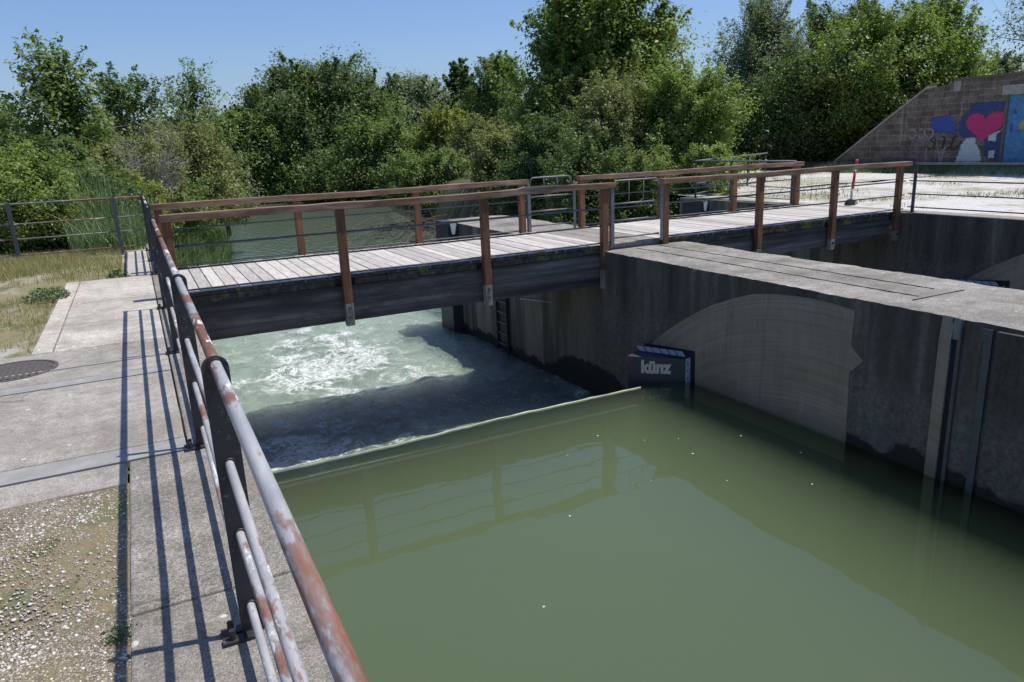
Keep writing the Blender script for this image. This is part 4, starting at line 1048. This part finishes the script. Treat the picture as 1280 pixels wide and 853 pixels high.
def prof(kind, t):
    if kind == 'round': return math.sqrt(max(.02, 1-((t-.45)/.60)**2))
    if kind == 'cone': return max(.10, 1.05*(1-t)**.75)*min(1, .55+t*2.2)
    if kind == 'column': return max(.18, math.sin(min(1, .12+t*.95)*PI)**.55)
    if kind == 'bush': return math.sqrt(max(.03, 1-(max(0, t-.12)/.92)**2.2))
    if kind == 'airy': return max(.14, (1-t)**.6*.95)*min(1, .6+t*1.4)
def tree(name, label, cat, group, base, H, Rad, kind='round', cb=.12, limbs=46, npc=60, L=.16, mat='lf_mid', seed=1, upb=.85, sigk=.15, droop=0., W=None, lean=(0,0), trunk_r=None, twigs=0, twigmat='dead_twig', sub=5, shoots=2, shootk=1., flat=.8, bark='bark', spread=.35):
    rng = np.random.default_rng(seed); rr = random.Random(seed)
    root = empty(name, label, cat, group, base)
    tr = trunk_r or (.018*H+.03)
    mb = MB(); top = Vector((lean[0]*H, lean[1]*H, H*.93))
    tp = []; n = 7
    for k in range(n+1):
        q = k/n; tp.append(Vector((top.x*q*q, top.y*q*q, top.z*q)) + Vector((rr.uniform(-1, 1), rr.uniform(-1, 1), 0))*.025*H*(q if k < n else 0)*.5)
    mb.tube([tp[0]-Vector((0,0,.6))]+tp, [tr*1.25]+[tr*(1.1-.98*k/n) for k in range(n+1)], 7)
    def at(q):
        q = min(.999, max(0, q))*n; k = int(q); return tp[k].lerp(tp[k+1], q-k)
    C = []; cr = []; lob = [rr.uniform(0, 6.28) for _ in range(3)]; S = []
    for i in range(limbs):
        t = (i+rr.random())/limbs; t = t**.85
        hh = cb+(1-cb)*t
        az = i*2.39996+rr.uniform(-.5, .5)
        lobf = 1+.20*math.sin(2*az+lob[0]+3*t)+.14*math.sin(3*az+lob[1]-4*t)+.10*math.sin(9*t+lob[2])
        rad = Rad*prof(kind, t)*lobf*rr.uniform(.72, 1.08)
        s0 = at(max(.02, (hh-.16-.10*rr.random())*.98)); axis = at(hh*.98)
        e = Vector((axis.x+rad*math.cos(az), axis.y+rad*math.sin(az), hh*H+rr.uniform(-.03, .05)*H - droop*rad*.35))
        mid = s0.lerp(e, .5)+Vector((0, 0, .10*rad))
        lr = tr*.32*(1-.6*t)+.006
        cv = [s0.lerp(mid, q*2).lerp(mid.lerp(e, q*2-1), 0) if q <= .5 else mid.lerp(e, q*2-1) for q in (0, .25, .5, .75, 1)]
        mb.tube(cv, [lr, lr*.85, lr*.65, lr*.42, lr*.15], 4, cap=False)
        lc = rr.random()
        for j in range(sub):
            u = .35+.65*(j+rr.random())/sub
            c = s0.lerp(mid, u*2) if u < .5 else mid.lerp(e, u*2-1)
            sp = spread*rad*(1.15-u*.55)
            c2 = c+Vector((rr.gauss(0, 1), rr.gauss(0, 1), rr.gauss(0, .7)))*sp*.62
            if rr.random() < .5: mb.tube([c, c2], [lr*.3, lr*.12], 3, cap=False)
            C.append(c2); cr.append(min(1, max(0, lc*.6+rr.random()*.4))); S.append(rad)
        # leafy shoots standing out of the crown
        for j in range(shoots):
            o0 = e.lerp(mid, rr.uniform(0, .35)); dv = Vector((math.cos(az)+rr.gauss(0,.6), math.sin(az)+rr.gauss(0,.6), rr.uniform(.5, 1.7)+t*.8)).normalized()
            ln = min(Rad, 2.6)*rr.uniform(.22, .46)*shootk
            e2 = o0+dv*ln+Vector((rr.gauss(0,.1), rr.gauss(0,.1), 0))*ln
            mb.tube([o0, e2], [lr*.25, .004], 3, cap=False)
            for q in (.1, .3, .5, .7, .88, 1.):
                C.append(o0.lerp(e2, q)); cr.append(min(1, max(0, lc*.6+.2+rr.random()*.35))); S.append(-min(Rad, 2.2)*(.50-.34*q))
    # crown tip
    for j in range(5): C.append(top+Vector((rr.gauss(0, .05)*Rad, rr.gauss(0, .05)*Rad, rr.uniform(-.06, .06)*H))); cr.append(rr.random()); S.append(Rad*.5)
    mb.build('trunk', M[bark], root, True)
    C = np.array([tuple(c) for c in C]); C[:, 2] = np.maximum(C[:, 2], .12)
    S = np.array(S); sig = np.where(S > 0, np.clip(sigk*(.45*Rad+.55*np.abs(S)), .10, None), np.clip(sigk*1.5*np.abs(S), .06, None))*rng.uniform(.7, 1.3, len(S))
    keep = rng.random(len(S)*npc) < np.repeat(np.where(S > 0, 1., .17), npc)
    leaf_mesh('crown', C, npc, sig, L, W or L*.55, M[mat], root, rng, upb, np.array(cr), flat, droop, np.array([0, 0, H*.45]), keep=keep)
    if twigs:
        tm = MB()
        for k in range(twigs):
            az = rr.uniform(0, 6.28); q = rr.uniform(.02, .45); s0 = at(q); ln = Rad*rr.uniform(.6, 1.25)
            e = s0+Vector((math.cos(az)*ln*.75, math.sin(az)*ln*.75, ln*rr.uniform(.6, 1.9)))
            p = [s0, s0.lerp(e, .5)+Vector((rr.uniform(-1,1),rr.uniform(-1,1),.4))*ln*.08, e]
            tm.tube(p, [.014, .010, .004], 4, cap=False)
            for j in range(11):
                a = p[0].lerp(e, .3+.7*rr.random()); tm.tube([a, a+Vector((rr.gauss(0,1),rr.gauss(0,1),abs(rr.gauss(0,1))))*ln*.17], [.006, .002], 3, cap=False)
        tm.build('bare_twigs', M[twigmat], root)
    return root

SEED = [100]
def place(px, ytop, D, wpx, zb, kind, mat, name, label, cat, group, **k):
    dx, dy, sl = bearing(px, ytop)
    H = (CAMZ+sl*D-zb)*.95; Rad = wpx/2/FPX*D*1.0
    SEED[0] += 1
    k.setdefault('L', max(.06, .0034*D)); k['npc'] = int(k.get('npc', 60)*1.45); k.setdefault('seed', SEED[0])
    return tree(name, label, cat, group, (dx*D, dy*D, zb), H, Rad, kind, mat=mat, **k)

GB = 'trees and shrubs along the banks'
# --- left bank, shrubs right behind the pipe fence
place(12, 195, 19.5, 120, -.1, 'bush', 'lf_bright', 'leafy_shrub', 'bright green leafy shrub behind the left end of the pipe fence', 'shrub', GB, limbs=60, npc=90, cb=.02, sub=6)
place(96, 222, 20.5, 100, -.1, 'bush', 'lf_dark', 'leafy_shrub', 'dark green shrub behind the middle of the pipe fence', 'shrub', GB, limbs=60, npc=90, cb=.02, sub=6)
place(152, 224, 21, 70, -.1, 'bush', 'lf_yellow', 'leafy_shrub', 'yellowish green shrub behind the pipe fence near the railing corner', 'shrub', GB, limbs=46, npc=70, cb=.02, sub=5)
place(-60, 180, 21, 130, -.1, 'bush', 'lf_dark', 'leafy_shrub', 'shrub cut off by the left edge of the photo', 'shrub', GB, limbs=50, npc=80, cb=.02, sub=6)
place(66, 178, 25, 90, -.1, 'column', 'lf_dark', 'leafy_shrub', 'taller dark green bush behind the fence shrubs, under the tallest left tree', 'shrub', GB, limbs=60, npc=90, cb=.05, sub=6)
place(122, 190, 27, 90, -.1, 'bush', 'lf_olive', 'leafy_shrub', 'olive green bush left of the dead twiggy shrub', 'shrub', GB, limbs=54, npc=80, cb=.05, sub=6)
# --- left trees
place(62, 66, 31, 120, -.3, 'airy', 'lf_mid', 'slender_tree', 'tallest slender airy tree at the left of the photo', 'tree', GB, limbs=34, npc=24, shoots=3, shootk=1.4, cb=.25, sigk=.15, L=.17)
place(143, 90, 36, 90, -.3, 'round', 'lf_dark', 'slender_tree', 'dark rounded tree second from the left against the sky', 'tree', GB, limbs=30, npc=30, cb=.3, L=.15, shoots=3, shootk=1.2)
place(228, 88, 38, 95, -.3, 'airy', 'lf_mid', 'slender_tree', 'thin leaning tree with a tufted tip above the grey twigs', 'tree', GB, limbs=22, npc=20, cb=.3, sigk=.15, lean=(.06,0), L=.15, shoots=3, shootk=1.5)
place(-25, 135, 34, 100, -.3, 'round', 'lf_mid', 'slender_tree', 'green tree cut off at the left edge of the photo', 'tree', GB, limbs=40, npc=60, cb=.2)
place(110, 178, 33, 110, -.3, 'round', 'lf_dark', 'bushy_tree', 'low bushy tree filling the gap between the two left trees', 'tree', GB, limbs=46, npc=70, cb=.1)
place(190, 165, 40, 120, -.3, 'round', 'lf_olive', 'bushy_tree', 'olive bushy tree behind the dead twiggy shrub', 'tree', GB, limbs=46, npc=60, cb=.1)
place(182, 165, 24, 84, -.2, 'bush', 'lf_olive', 'twiggy_shrub', 'half dead shrub with long bare grey twigs above the railing corner', 'shrub', GB, limbs=18, npc=18, cb=.1, twigs=120)
place(232, 160, 31, 110, -.6, 'bush', 'lf_olive', 'willow_shrub', 'olive green willow shrub above the reeds', 'shrub', GB, limbs=54, npc=70, cb=.03, twigs=20)
place(272, 190, 36, 64, -1.2, 'bush', 'lf_grey', 'twiggy_shrub', 'grey twiggy shrub at the water edge right of the reeds', 'shrub', GB, limbs=40, npc=40, cb=.03, twigs=60)
place(205, 215, 25, 80, -.6, 'bush', 'lf_mid', 'leafy_shrub', 'small green shrub just behind the reeds', 'shrub', GB, limbs=40, npc=60, cb=.03)
# --- around the river bend
place(290, 138, 74, 90, -1.3, 'round', 'lf_mid', 'bushy_tree', 'smaller tree at the left shoulder of the big dark tree', 'tree', GB, limbs=50, npc=60, cb=.08)
place(390, 72, 82, 165, -2.0, 'round', 'lf_dark', 'broad_tree', 'big dark broad tree at the river bend', 'tree', GB, limbs=110, npc=72, cb=.05, sub=7, sigk=.11)
place(345, 108, 78, 120, -2.0, 'round', 'lf_dark', 'broad_tree', 'dark tree leaning against the left side of the big tree at the bend', 'tree', GB, limbs=80, npc=80, cb=.03, sub=6, sigk=.12)
place(448, 98, 84, 100, -2.0, 'round', 'lf_mid', 'broad_tree', 'green tree right of the big dark tree at the bend', 'tree', GB, limbs=70, npc=75, cb=.05, sub=6, sigk=.12)
place(512, 92, 92, 110, -1.5, 'round', 'lf_grey', 'bushy_tree', 'grey green tree left of the narrow dark poplar', 'tree', GB, limbs=60, npc=70, cb=.05)
place(573, 77, 104, 46, -1, 'column', 'lf_dark', 'poplar_tree', 'narrow dark poplar standing alone against the sky', 'tree', GB, limbs=44, npc=80, cb=.3)
place(557, 138, 62, 86, -1.5, 'bush', 'lf_yellow', 'bushy_tree', 'yellow green bushy tree below the narrow poplar', 'tree', GB, limbs=56, npc=70, cb=.05)
place(470, 152, 66, 110, -2, 'bush', 'lf_mid', 'leafy_shrub', 'mid green shrub by the water under the grey green tree', 'shrub', GB, limbs=60, npc=70, cb=.03)
place(622, 66, 76, 84, -1, 'round', 'lf_mid', 'bushy_tree', 'light tree left of the tallest tree', 'tree', GB, limbs=56, npc=70, cb=.1)
place(602, 150, 52, 90, -1.2, 'bush', 'lf_olive', 'leafy_shrub', 'olive shrub left of the tallest tree', 'shrub', GB, limbs=50, npc=60, cb=.03)
place(535, 195, 44, 100, -1.6, 'bush', 'lf_mid', 'leafy_shrub', 'low green shrub on the far bank behind the bridge handrail', 'shrub', GB, limbs=46, npc=70, cb=.02)
place(430, 190, 72, 120, -2.6, 'bush', 'lf_dark', 'leafy_shrub', 'dark shrub overhanging the river at the bend', 'shrub', GB, limbs=50, npc=70, cb=.02)
place(355, 195, 76, 90, -2.6, 'bush', 'lf_mid', 'leafy_shrub', 'shrub closing off the river below the big dark tree', 'shrub', GB, limbs=46, npc=70, cb=.02)
# --- tallest tree group right of the river
place(748, -45, 37, 178, -.3, 'round', 'lf_bright', 'tall_tree', 'tallest full tree rising past the top of the photo', 'tree', GB, limbs=105, npc=64, cb=.1, sub=7, sigk=.115, L=.19)
place(702, 75, 35, 90, -.4, 'round', 'lf_mid', 'tall_tree', 'smaller tree on the left flank of the tallest tree', 'tree', GB, limbs=70, npc=60, cb=.06, sub=6, sigk=.13)
place(806, 20, 39, 80, -.3, 'round', 'lf_mid', 'tall_tree', 'narrower tree on the right flank of the tallest tree', 'tree', GB, limbs=60, npc=70, cb=.1, sub=6, sigk=.13)
place(850, 88, 26.5, 120, -.2, 'bush', 'lf_bright', 'leafy_shrub', 'large bright green bush behind the far railing', 'shrub', GB, limbs=90, npc=85, cb=.02, sub=6, sigk=.12)
place(768, 105, 27, 130, -.3, 'bush', 'lf_olive', 'leafy_shrub', 'large green bush behind the galvanised gates', 'shrub', GB, limbs=90, npc=85, cb=.02, sub=6, sigk=.12)
place(690, 150, 29, 100, -.4, 'bush', 'lf_dark', 'leafy_shrub', 'dark green bush at the foot of the tallest tree', 'shrub', GB, limbs=70, npc=75, cb=.02, sub=6)
place(630, 165, 33, 90, -.9, 'bush', 'lf_olive', 'leafy_shrub', 'dull green bush over the brushwood on the bank', 'shrub', GB, limbs=56, npc=60, cb=.03)
place(735, 170, 24.5, 120, -2.5, 'bush', 'lf_dark', 'overhanging_shrub', 'dark shrub hanging to the water behind the far gate', 'shrub', GB, limbs=70, npc=75, cb=.02)
place(800, 190, 23.5, 110, -2.5, 'bush', 'lf_mid', 'overhanging_shrub', 'green shrub hanging to the water behind the near gate', 'shrub', GB, limbs=70, npc=75, cb=.02)
place(668, 195, 29, 100, -2.6, 'bush', 'lf_dark', 'overhanging_shrub', 'very dark shrub above the end of the concrete pier', 'shrub', GB, limbs=60, npc=75, cb=.02)
place(885, 185, 24, 60, -.1, 'bush', 'lf_bright', 'leafy_shrub', 'small light bush just left of the far railing posts', 'shrub', GB, limbs=40, npc=55, cb=.02)
# --- right hand trees
place(955, -14, 47, 170, .0, 'airy', 'lf_grey', 'willow_tree', 'grey green willow with fine leaves left of the bright trees', 'tree', GB, limbs=90, npc=40, cb=.22, sub=7, sigk=.12, W=.06, droop=.3, bark='bark_pale')
place(1052, 4, 52, 130, .0, 'round', 'lf_dark', 'tall_tree', 'dark tree between the willow and the bright embankment trees', 'tree', GB, limbs=70, npc=75, cb=.1, sub=6)
place(1108, 12, 40, 140, .6, 'round', 'lf_bright', 'embankment_tree', 'bright green tree on the embankment behind the wall slope', 'tree', GB, limbs=90, npc=80, cb=.05, sub=6, sigk=.12)
place(1175, 0, 43, 110, 2.8, 'airy', 'lf_bright', 'embankment_tree', 'loose bright green tree above the graffiti wall', 'tree', GB, limbs=70, npc=55, cb=.05, sub=6, sigk=.13, twigs=16, twigmat='twig_brown')
place(1020, 70, 41, 140, .0, 'bush', 'lf_dark', 'bushy_tree', 'dark bushy tree under the willow beside the wall slope', 'tree', GB, limbs=70, npc=75, cb=.02, sub=6)
place(935, 120, 44, 120, .0, 'bush', 'lf_dark', 'leafy_shrub', 'dark shrub in the shade below the willow', 'shrub', GB, limbs=56, npc=70, cb=.02)
place(1090, 110, 40.5, 120, 1.2, 'bush', 'lf_mid', 'leafy_shrub', 'green shrub growing over the sloping end of the wall', 'shrub', GB, limbs=56, npc=70, cb=.02)
place(1245, 74, 72, 60, 2.0, 'round', 'lf_grey', 'bushy_tree', 'pale distant tree showing over the wall coping', 'tree', GB, limbs=40, npc=50, cb=.1)
place(1350, -60, 33, 150, 2.8, 'airy', 'lf_grey', 'twiggy_tree', 'sparse tree reaching its bare boughs in from the right edge', 'tree', GB, limbs=40, npc=12, cb=.2, twigs=40, twigmat='twig_brown')

# far wood closing the horizon (reads as one mass)
rng = np.random.default_rng(5)
C = []
for k in range(900):
    az = rng.uniform(-35, 95); D = rng.uniform(112, 150); a = R(az)
    C.append((math.sin(a)*D, math.cos(a)*D, rng.uniform(-.5, 8.5)*(.7+.3*math.sin(az*.37)+.15*math.sin(az*1.1))))
o = leaf_mesh('far_wood', np.array(C), 26, 1.7, 1.0, .7, M['lf_mid'], None, rng); tag(o, kind='stuff')
o['label'] = 'distant green wood closing the horizon behind the trees'; o['category'] = 'wood'

def blades(name, P, Hs, width, mat, rng, lean=.35, seg=3, label=None, cat=None):
    n = len(P); az = rng.uniform(0, 2*PI, n); ln = np.abs(rng.normal(0, lean, n))
    d = np.stack([np.cos(az), np.sin(az), 0*az], 1); side = np.stack([-np.sin(az+rng.normal(0,.6,n)), np.cos(az+rng.normal(0,.6,n)), 0*az], 1)
    rows = []
    for k in range(seg+1):
        q = k/seg; c = P+d*(Hs*ln*q*q)[:, None]; c = c.copy(); c[:, 2] += Hs*q*(1-.22*ln*q)
        wd = width*(1-q*.93)*(.6+.8*rng.random(n) if k == 0 else 1)
        wv = np.ones(n)*width*(1-q*.93)
        rows.append(np.stack([c-side*wv[:, None]/2, c+side*wv[:, None]/2], 1))
    V = np.stack(rows, 1).reshape(-1, 3)               # n, seg+1, 2
    b = np.arange(n)[:, None]*(seg+1)*2
    F = np.concatenate([np.stack([b+2*k, b+2*k+1, b+2*k+3, b+2*k+2], -1) for k in range(seg)], 1).reshape(-1)
    rnd = np.repeat(np.clip(rng.normal(.5, .24, n), 0, 1), seg)
    o = mesh_np(name, V, F, 4, mat, None, rnd)
    tag(o, label, cat, None, 'stuff'); return o
rng = np.random.default_rng(11)
# reeds on the left bank and along the fence
P = []
for k in range(7000):
    y = rng.uniform(17.7, 38); x = float(xl(np.array(y)))+rng.uniform(-1.5, .95 if y > 20.5 else -.1)
    P.append((x, y, 0))
P = np.array(P); P[:, 2] = np.maximum(zt(P[:, 0], P[:, 1]), WL-.1)
blades('reeds', P, rng.uniform(.9, 1.8, len(P)), .030, M['reed'], rng, .45, 4, 'green reeds along the left river bank behind the bridge', 'reeds')
P = np.stack([rng.uniform(-1.25, .05, 1500), rng.uniform(16.15, 19.5, 1500), np.zeros(1500)], 1)
blades('reeds', P, rng.uniform(.35, .85, 1500), .022, M['reed'], rng, .5, 4, 'tall grass growing through behind the corner of the pipe fence', 'reeds')
# meadow grass on the left
def scatter(n, x0, x1, y0, y1, dens):
    X = rng.uniform(x0, x1, n); Y = rng.uniform(y0, y1, n); k = rng.random(n) < dens(X, Y); return np.stack([X[k], Y[k], 0*X[k]-.04], 1)
d1 = lambda X, Y: np.clip((Y-12.6)/2.2, 0, 1)**1.2*np.clip(.6+.6*fbm(X*1.2, Y*1.2, 3, 2), .05, 1)*((X < -.36))
P = scatter(90000, -9, -.3, 12.7, 16.4, d1)
blades('grass', P, rng.uniform(.06, .24, len(P)), .010, M['grass'], rng, .6, 2, 'tall summer grass in front of the pipe fence', 'grass')
d2 = lambda X, Y: np.clip(.0+1.0*fbm(X*1.1+5, Y*1.1, 3, 6), 0, 1)*(X < -1.1)
P = scatter(50000, -7, -1.08, 7.95, 13.2, d2)
blades('grass', P, rng.uniform(.03, .11, len(P)), .008, M['grass'], rng, .7, 2, 'thin grass over the gravel left of the concrete slabs', 'grass')
d3 = lambda X, Y: np.clip(.28+.9*fbm(X*2.3+1, Y*2.3, 3, 16)+.25*(Y-2.6), 0, 1)
P = scatter(70000, -2.4, -.285, .8, 4.25, d3)
blades('grass', P, rng.uniform(.008, .035, len(P)), .004, M['drygrass'], rng, .9, 2, 'short dry grass in the gravel patch by the near walkway', 'grass')
P = scatter(9000, 15.2, 25, 13.4, 22, lambda X, Y: np.clip(.2+fbm(X*.6, Y*.6, 3, 4), 0, 1)); P[:, 2] = .0
blades('grass', P, rng.uniform(.04, .14, len(P)), .014, M['drygrass'], rng, .7, 2, 'dry grass on the gravel yard by the far railing', 'grass')
P = scatter(14000, 14.9, 24, 5, 12.5, lambda X, Y: np.clip(1.4*fbm(X*.55+2, Y*.55, 4, 14)-.45, 0, 1)); P[:, 2] = .0
blades('grass', P, rng.uniform(.03, .12, len(P)), .014, M['drygrass'], rng, .7, 2, 'straw coloured tufts on the white gravel behind the plain railing', 'grass')
P = scatter(9000, 25.7, 27, 8, 23, lambda X, Y: X*0+1); P[:, 2] = np.clip((P[:, 0]-25.6)/1.4, 0, 1)*.3-.02
blades('grass', P, rng.uniform(.08, .28, len(P)), .016, M['reed'], rng, .5, 2, 'shaded green grass at the foot of the graffiti wall', 'grass')

# gravel patch: base sheet plus loose pebbles
g = grid('gravel_patch', np.linspace(-12, -.252, 80), np.linspace(-4, 4.29, 80), lambda X, Y: -.012+.006*fbm(X*3, Y*3, 3), M['gravel']); tag(g, kind='structure')
n = 90000
X = rng.uniform(-2.2, -.27, n); Y = rng.uniform(.9, 4.25, n)
kp = rng.random(n) < np.clip(.60-.55*fbm(X*2.6+3, Y*2.6, 4, 31)-.12*(Y-2.4), .10, 1); X = X[kp]; Y = Y[kp]; n = len(X); s = np.abs(rng.normal(.0022, .0022, n))+.0019
ico = np.array([(1,0,0),(-1,0,0),(0,1,0),(0,-1,0),(0,0,1),(0,0,-1)], float); fo = np.array([(0,2,4),(2,1,4),(1,3,4),(3,0,4),(2,0,5),(1,2,5),(3,1,5),(0,3,5)])
V = ico[None]*s[:, None, None]*np.array([1.2,1.2,.75])*rng.uniform(.75, 1.3, (n, 6, 1)); th = rng.uniform(0, 6.28, n); c_, s_ = np.cos(th)[:, None], np.sin(th)[:, None]
V = np.stack([V[..., 0]*c_-V[..., 1]*s_, V[..., 0]*s_+V[..., 1]*c_, V[..., 2]], -1)+np.stack([X, Y, 0*X-.010], 1)[:, None]
o = mesh_np('pebbles', V.reshape(-1, 3), (fo[None]+(np.arange(n)*6)[:, None, None]).ravel(), 3, M['pebble'], None, np.repeat(rng.random(n), 8)); tag(o, 'loose pale pebbles of the gravel patch', 'pebbles', None, 'stuff')

# weeds
def weed(x, y, r, h, n, lab, mat='weed', L=.03):
    root = empty('weed', lab, 'weed', 'weeds in the paving and gravel', (x, y, -.01))
    rg = np.random.default_rng(int(abs(x*1000)+y*100)); a = rg.uniform(0, 6.28, n); q = r*np.sqrt(rg.random(n))
    C = np.stack([q*np.cos(a), q*np.sin(a), h*rg.random(n)*(1-q/r*.6)+.004], 1)
    leaf_mesh('leaves', C, 7, .012+L*.25, L, L*.42, M[mat], root, rg, .8)
weed(-.300, 2.78, .05, .035, 24, 'small green weed at the edge of the near concrete strip', L=.018)
weed(-.72, 2.55, .07, .02, 22, 'flat grey green weed in the gravel patch', L=.012)
weed(-.62, 3.72, .08, .025, 30, 'low weed cushion near the far end of the gravel patch', L=.012)
weed(-1.22, 11.2, .26, .20, 150, 'bushy grey green weed beside the corner of the concrete slab', L=.035)
weed(-.40, 12.62, .12, .14, 30, 'green tuft at the corner of the small concrete pad', L=.05)

# brushwood on the far bank
bw = MB(); rr = random.Random(9)
for k in range(200):
    c = Vector((rr.uniform(9.6, 14.5), rr.uniform(28, 40), 0)); c.z = WL+.05+rr.uniform(0, .9)
    d = Vector((rr.gauss(0,1), rr.gauss(0,1), rr.gauss(0,.45)))*rr.uniform(.3, .8)
    bw.tube([c-d, c+d*.2+Vector((0,0,.08)), c+d], [.02, .014, .004], 4, cap=False)
o = bw.build('brushwood', M['twig_brown']); tag(o, 'heap of bare grey brushwood lying in the water by the far bank', 'brushwood')
# drifting flecks on the still water
rr = random.Random(3); first = None
for (x, y) in ((5.24,6.32),(4.88,6.49),(4.5,6.9),(5.9,6.0),(5.1,5.9),(4.3,5.6),(3.2,5.4),(5.6,4.7),(2.3,4.3),(4.95,5.2),(6.1,5.3),(3.9,6.6)):
    s = rr.uniform(.006, .016)
    m = MB(); m.prism([(s*math.cos(2*PI*k/7)*rr.uniform(.7,1.2), s*math.sin(2*PI*k/7)*rr.uniform(.7,1.2), 0) for k in range(7)], (0,0,.004))
    o = m.build('floating_fleck', M['pale_grey']); o.location = (x, y, WU+.001); tag(o, 'tiny pale fleck drifting on the still green water', 'floating debris', 'flecks drifting on the still water')
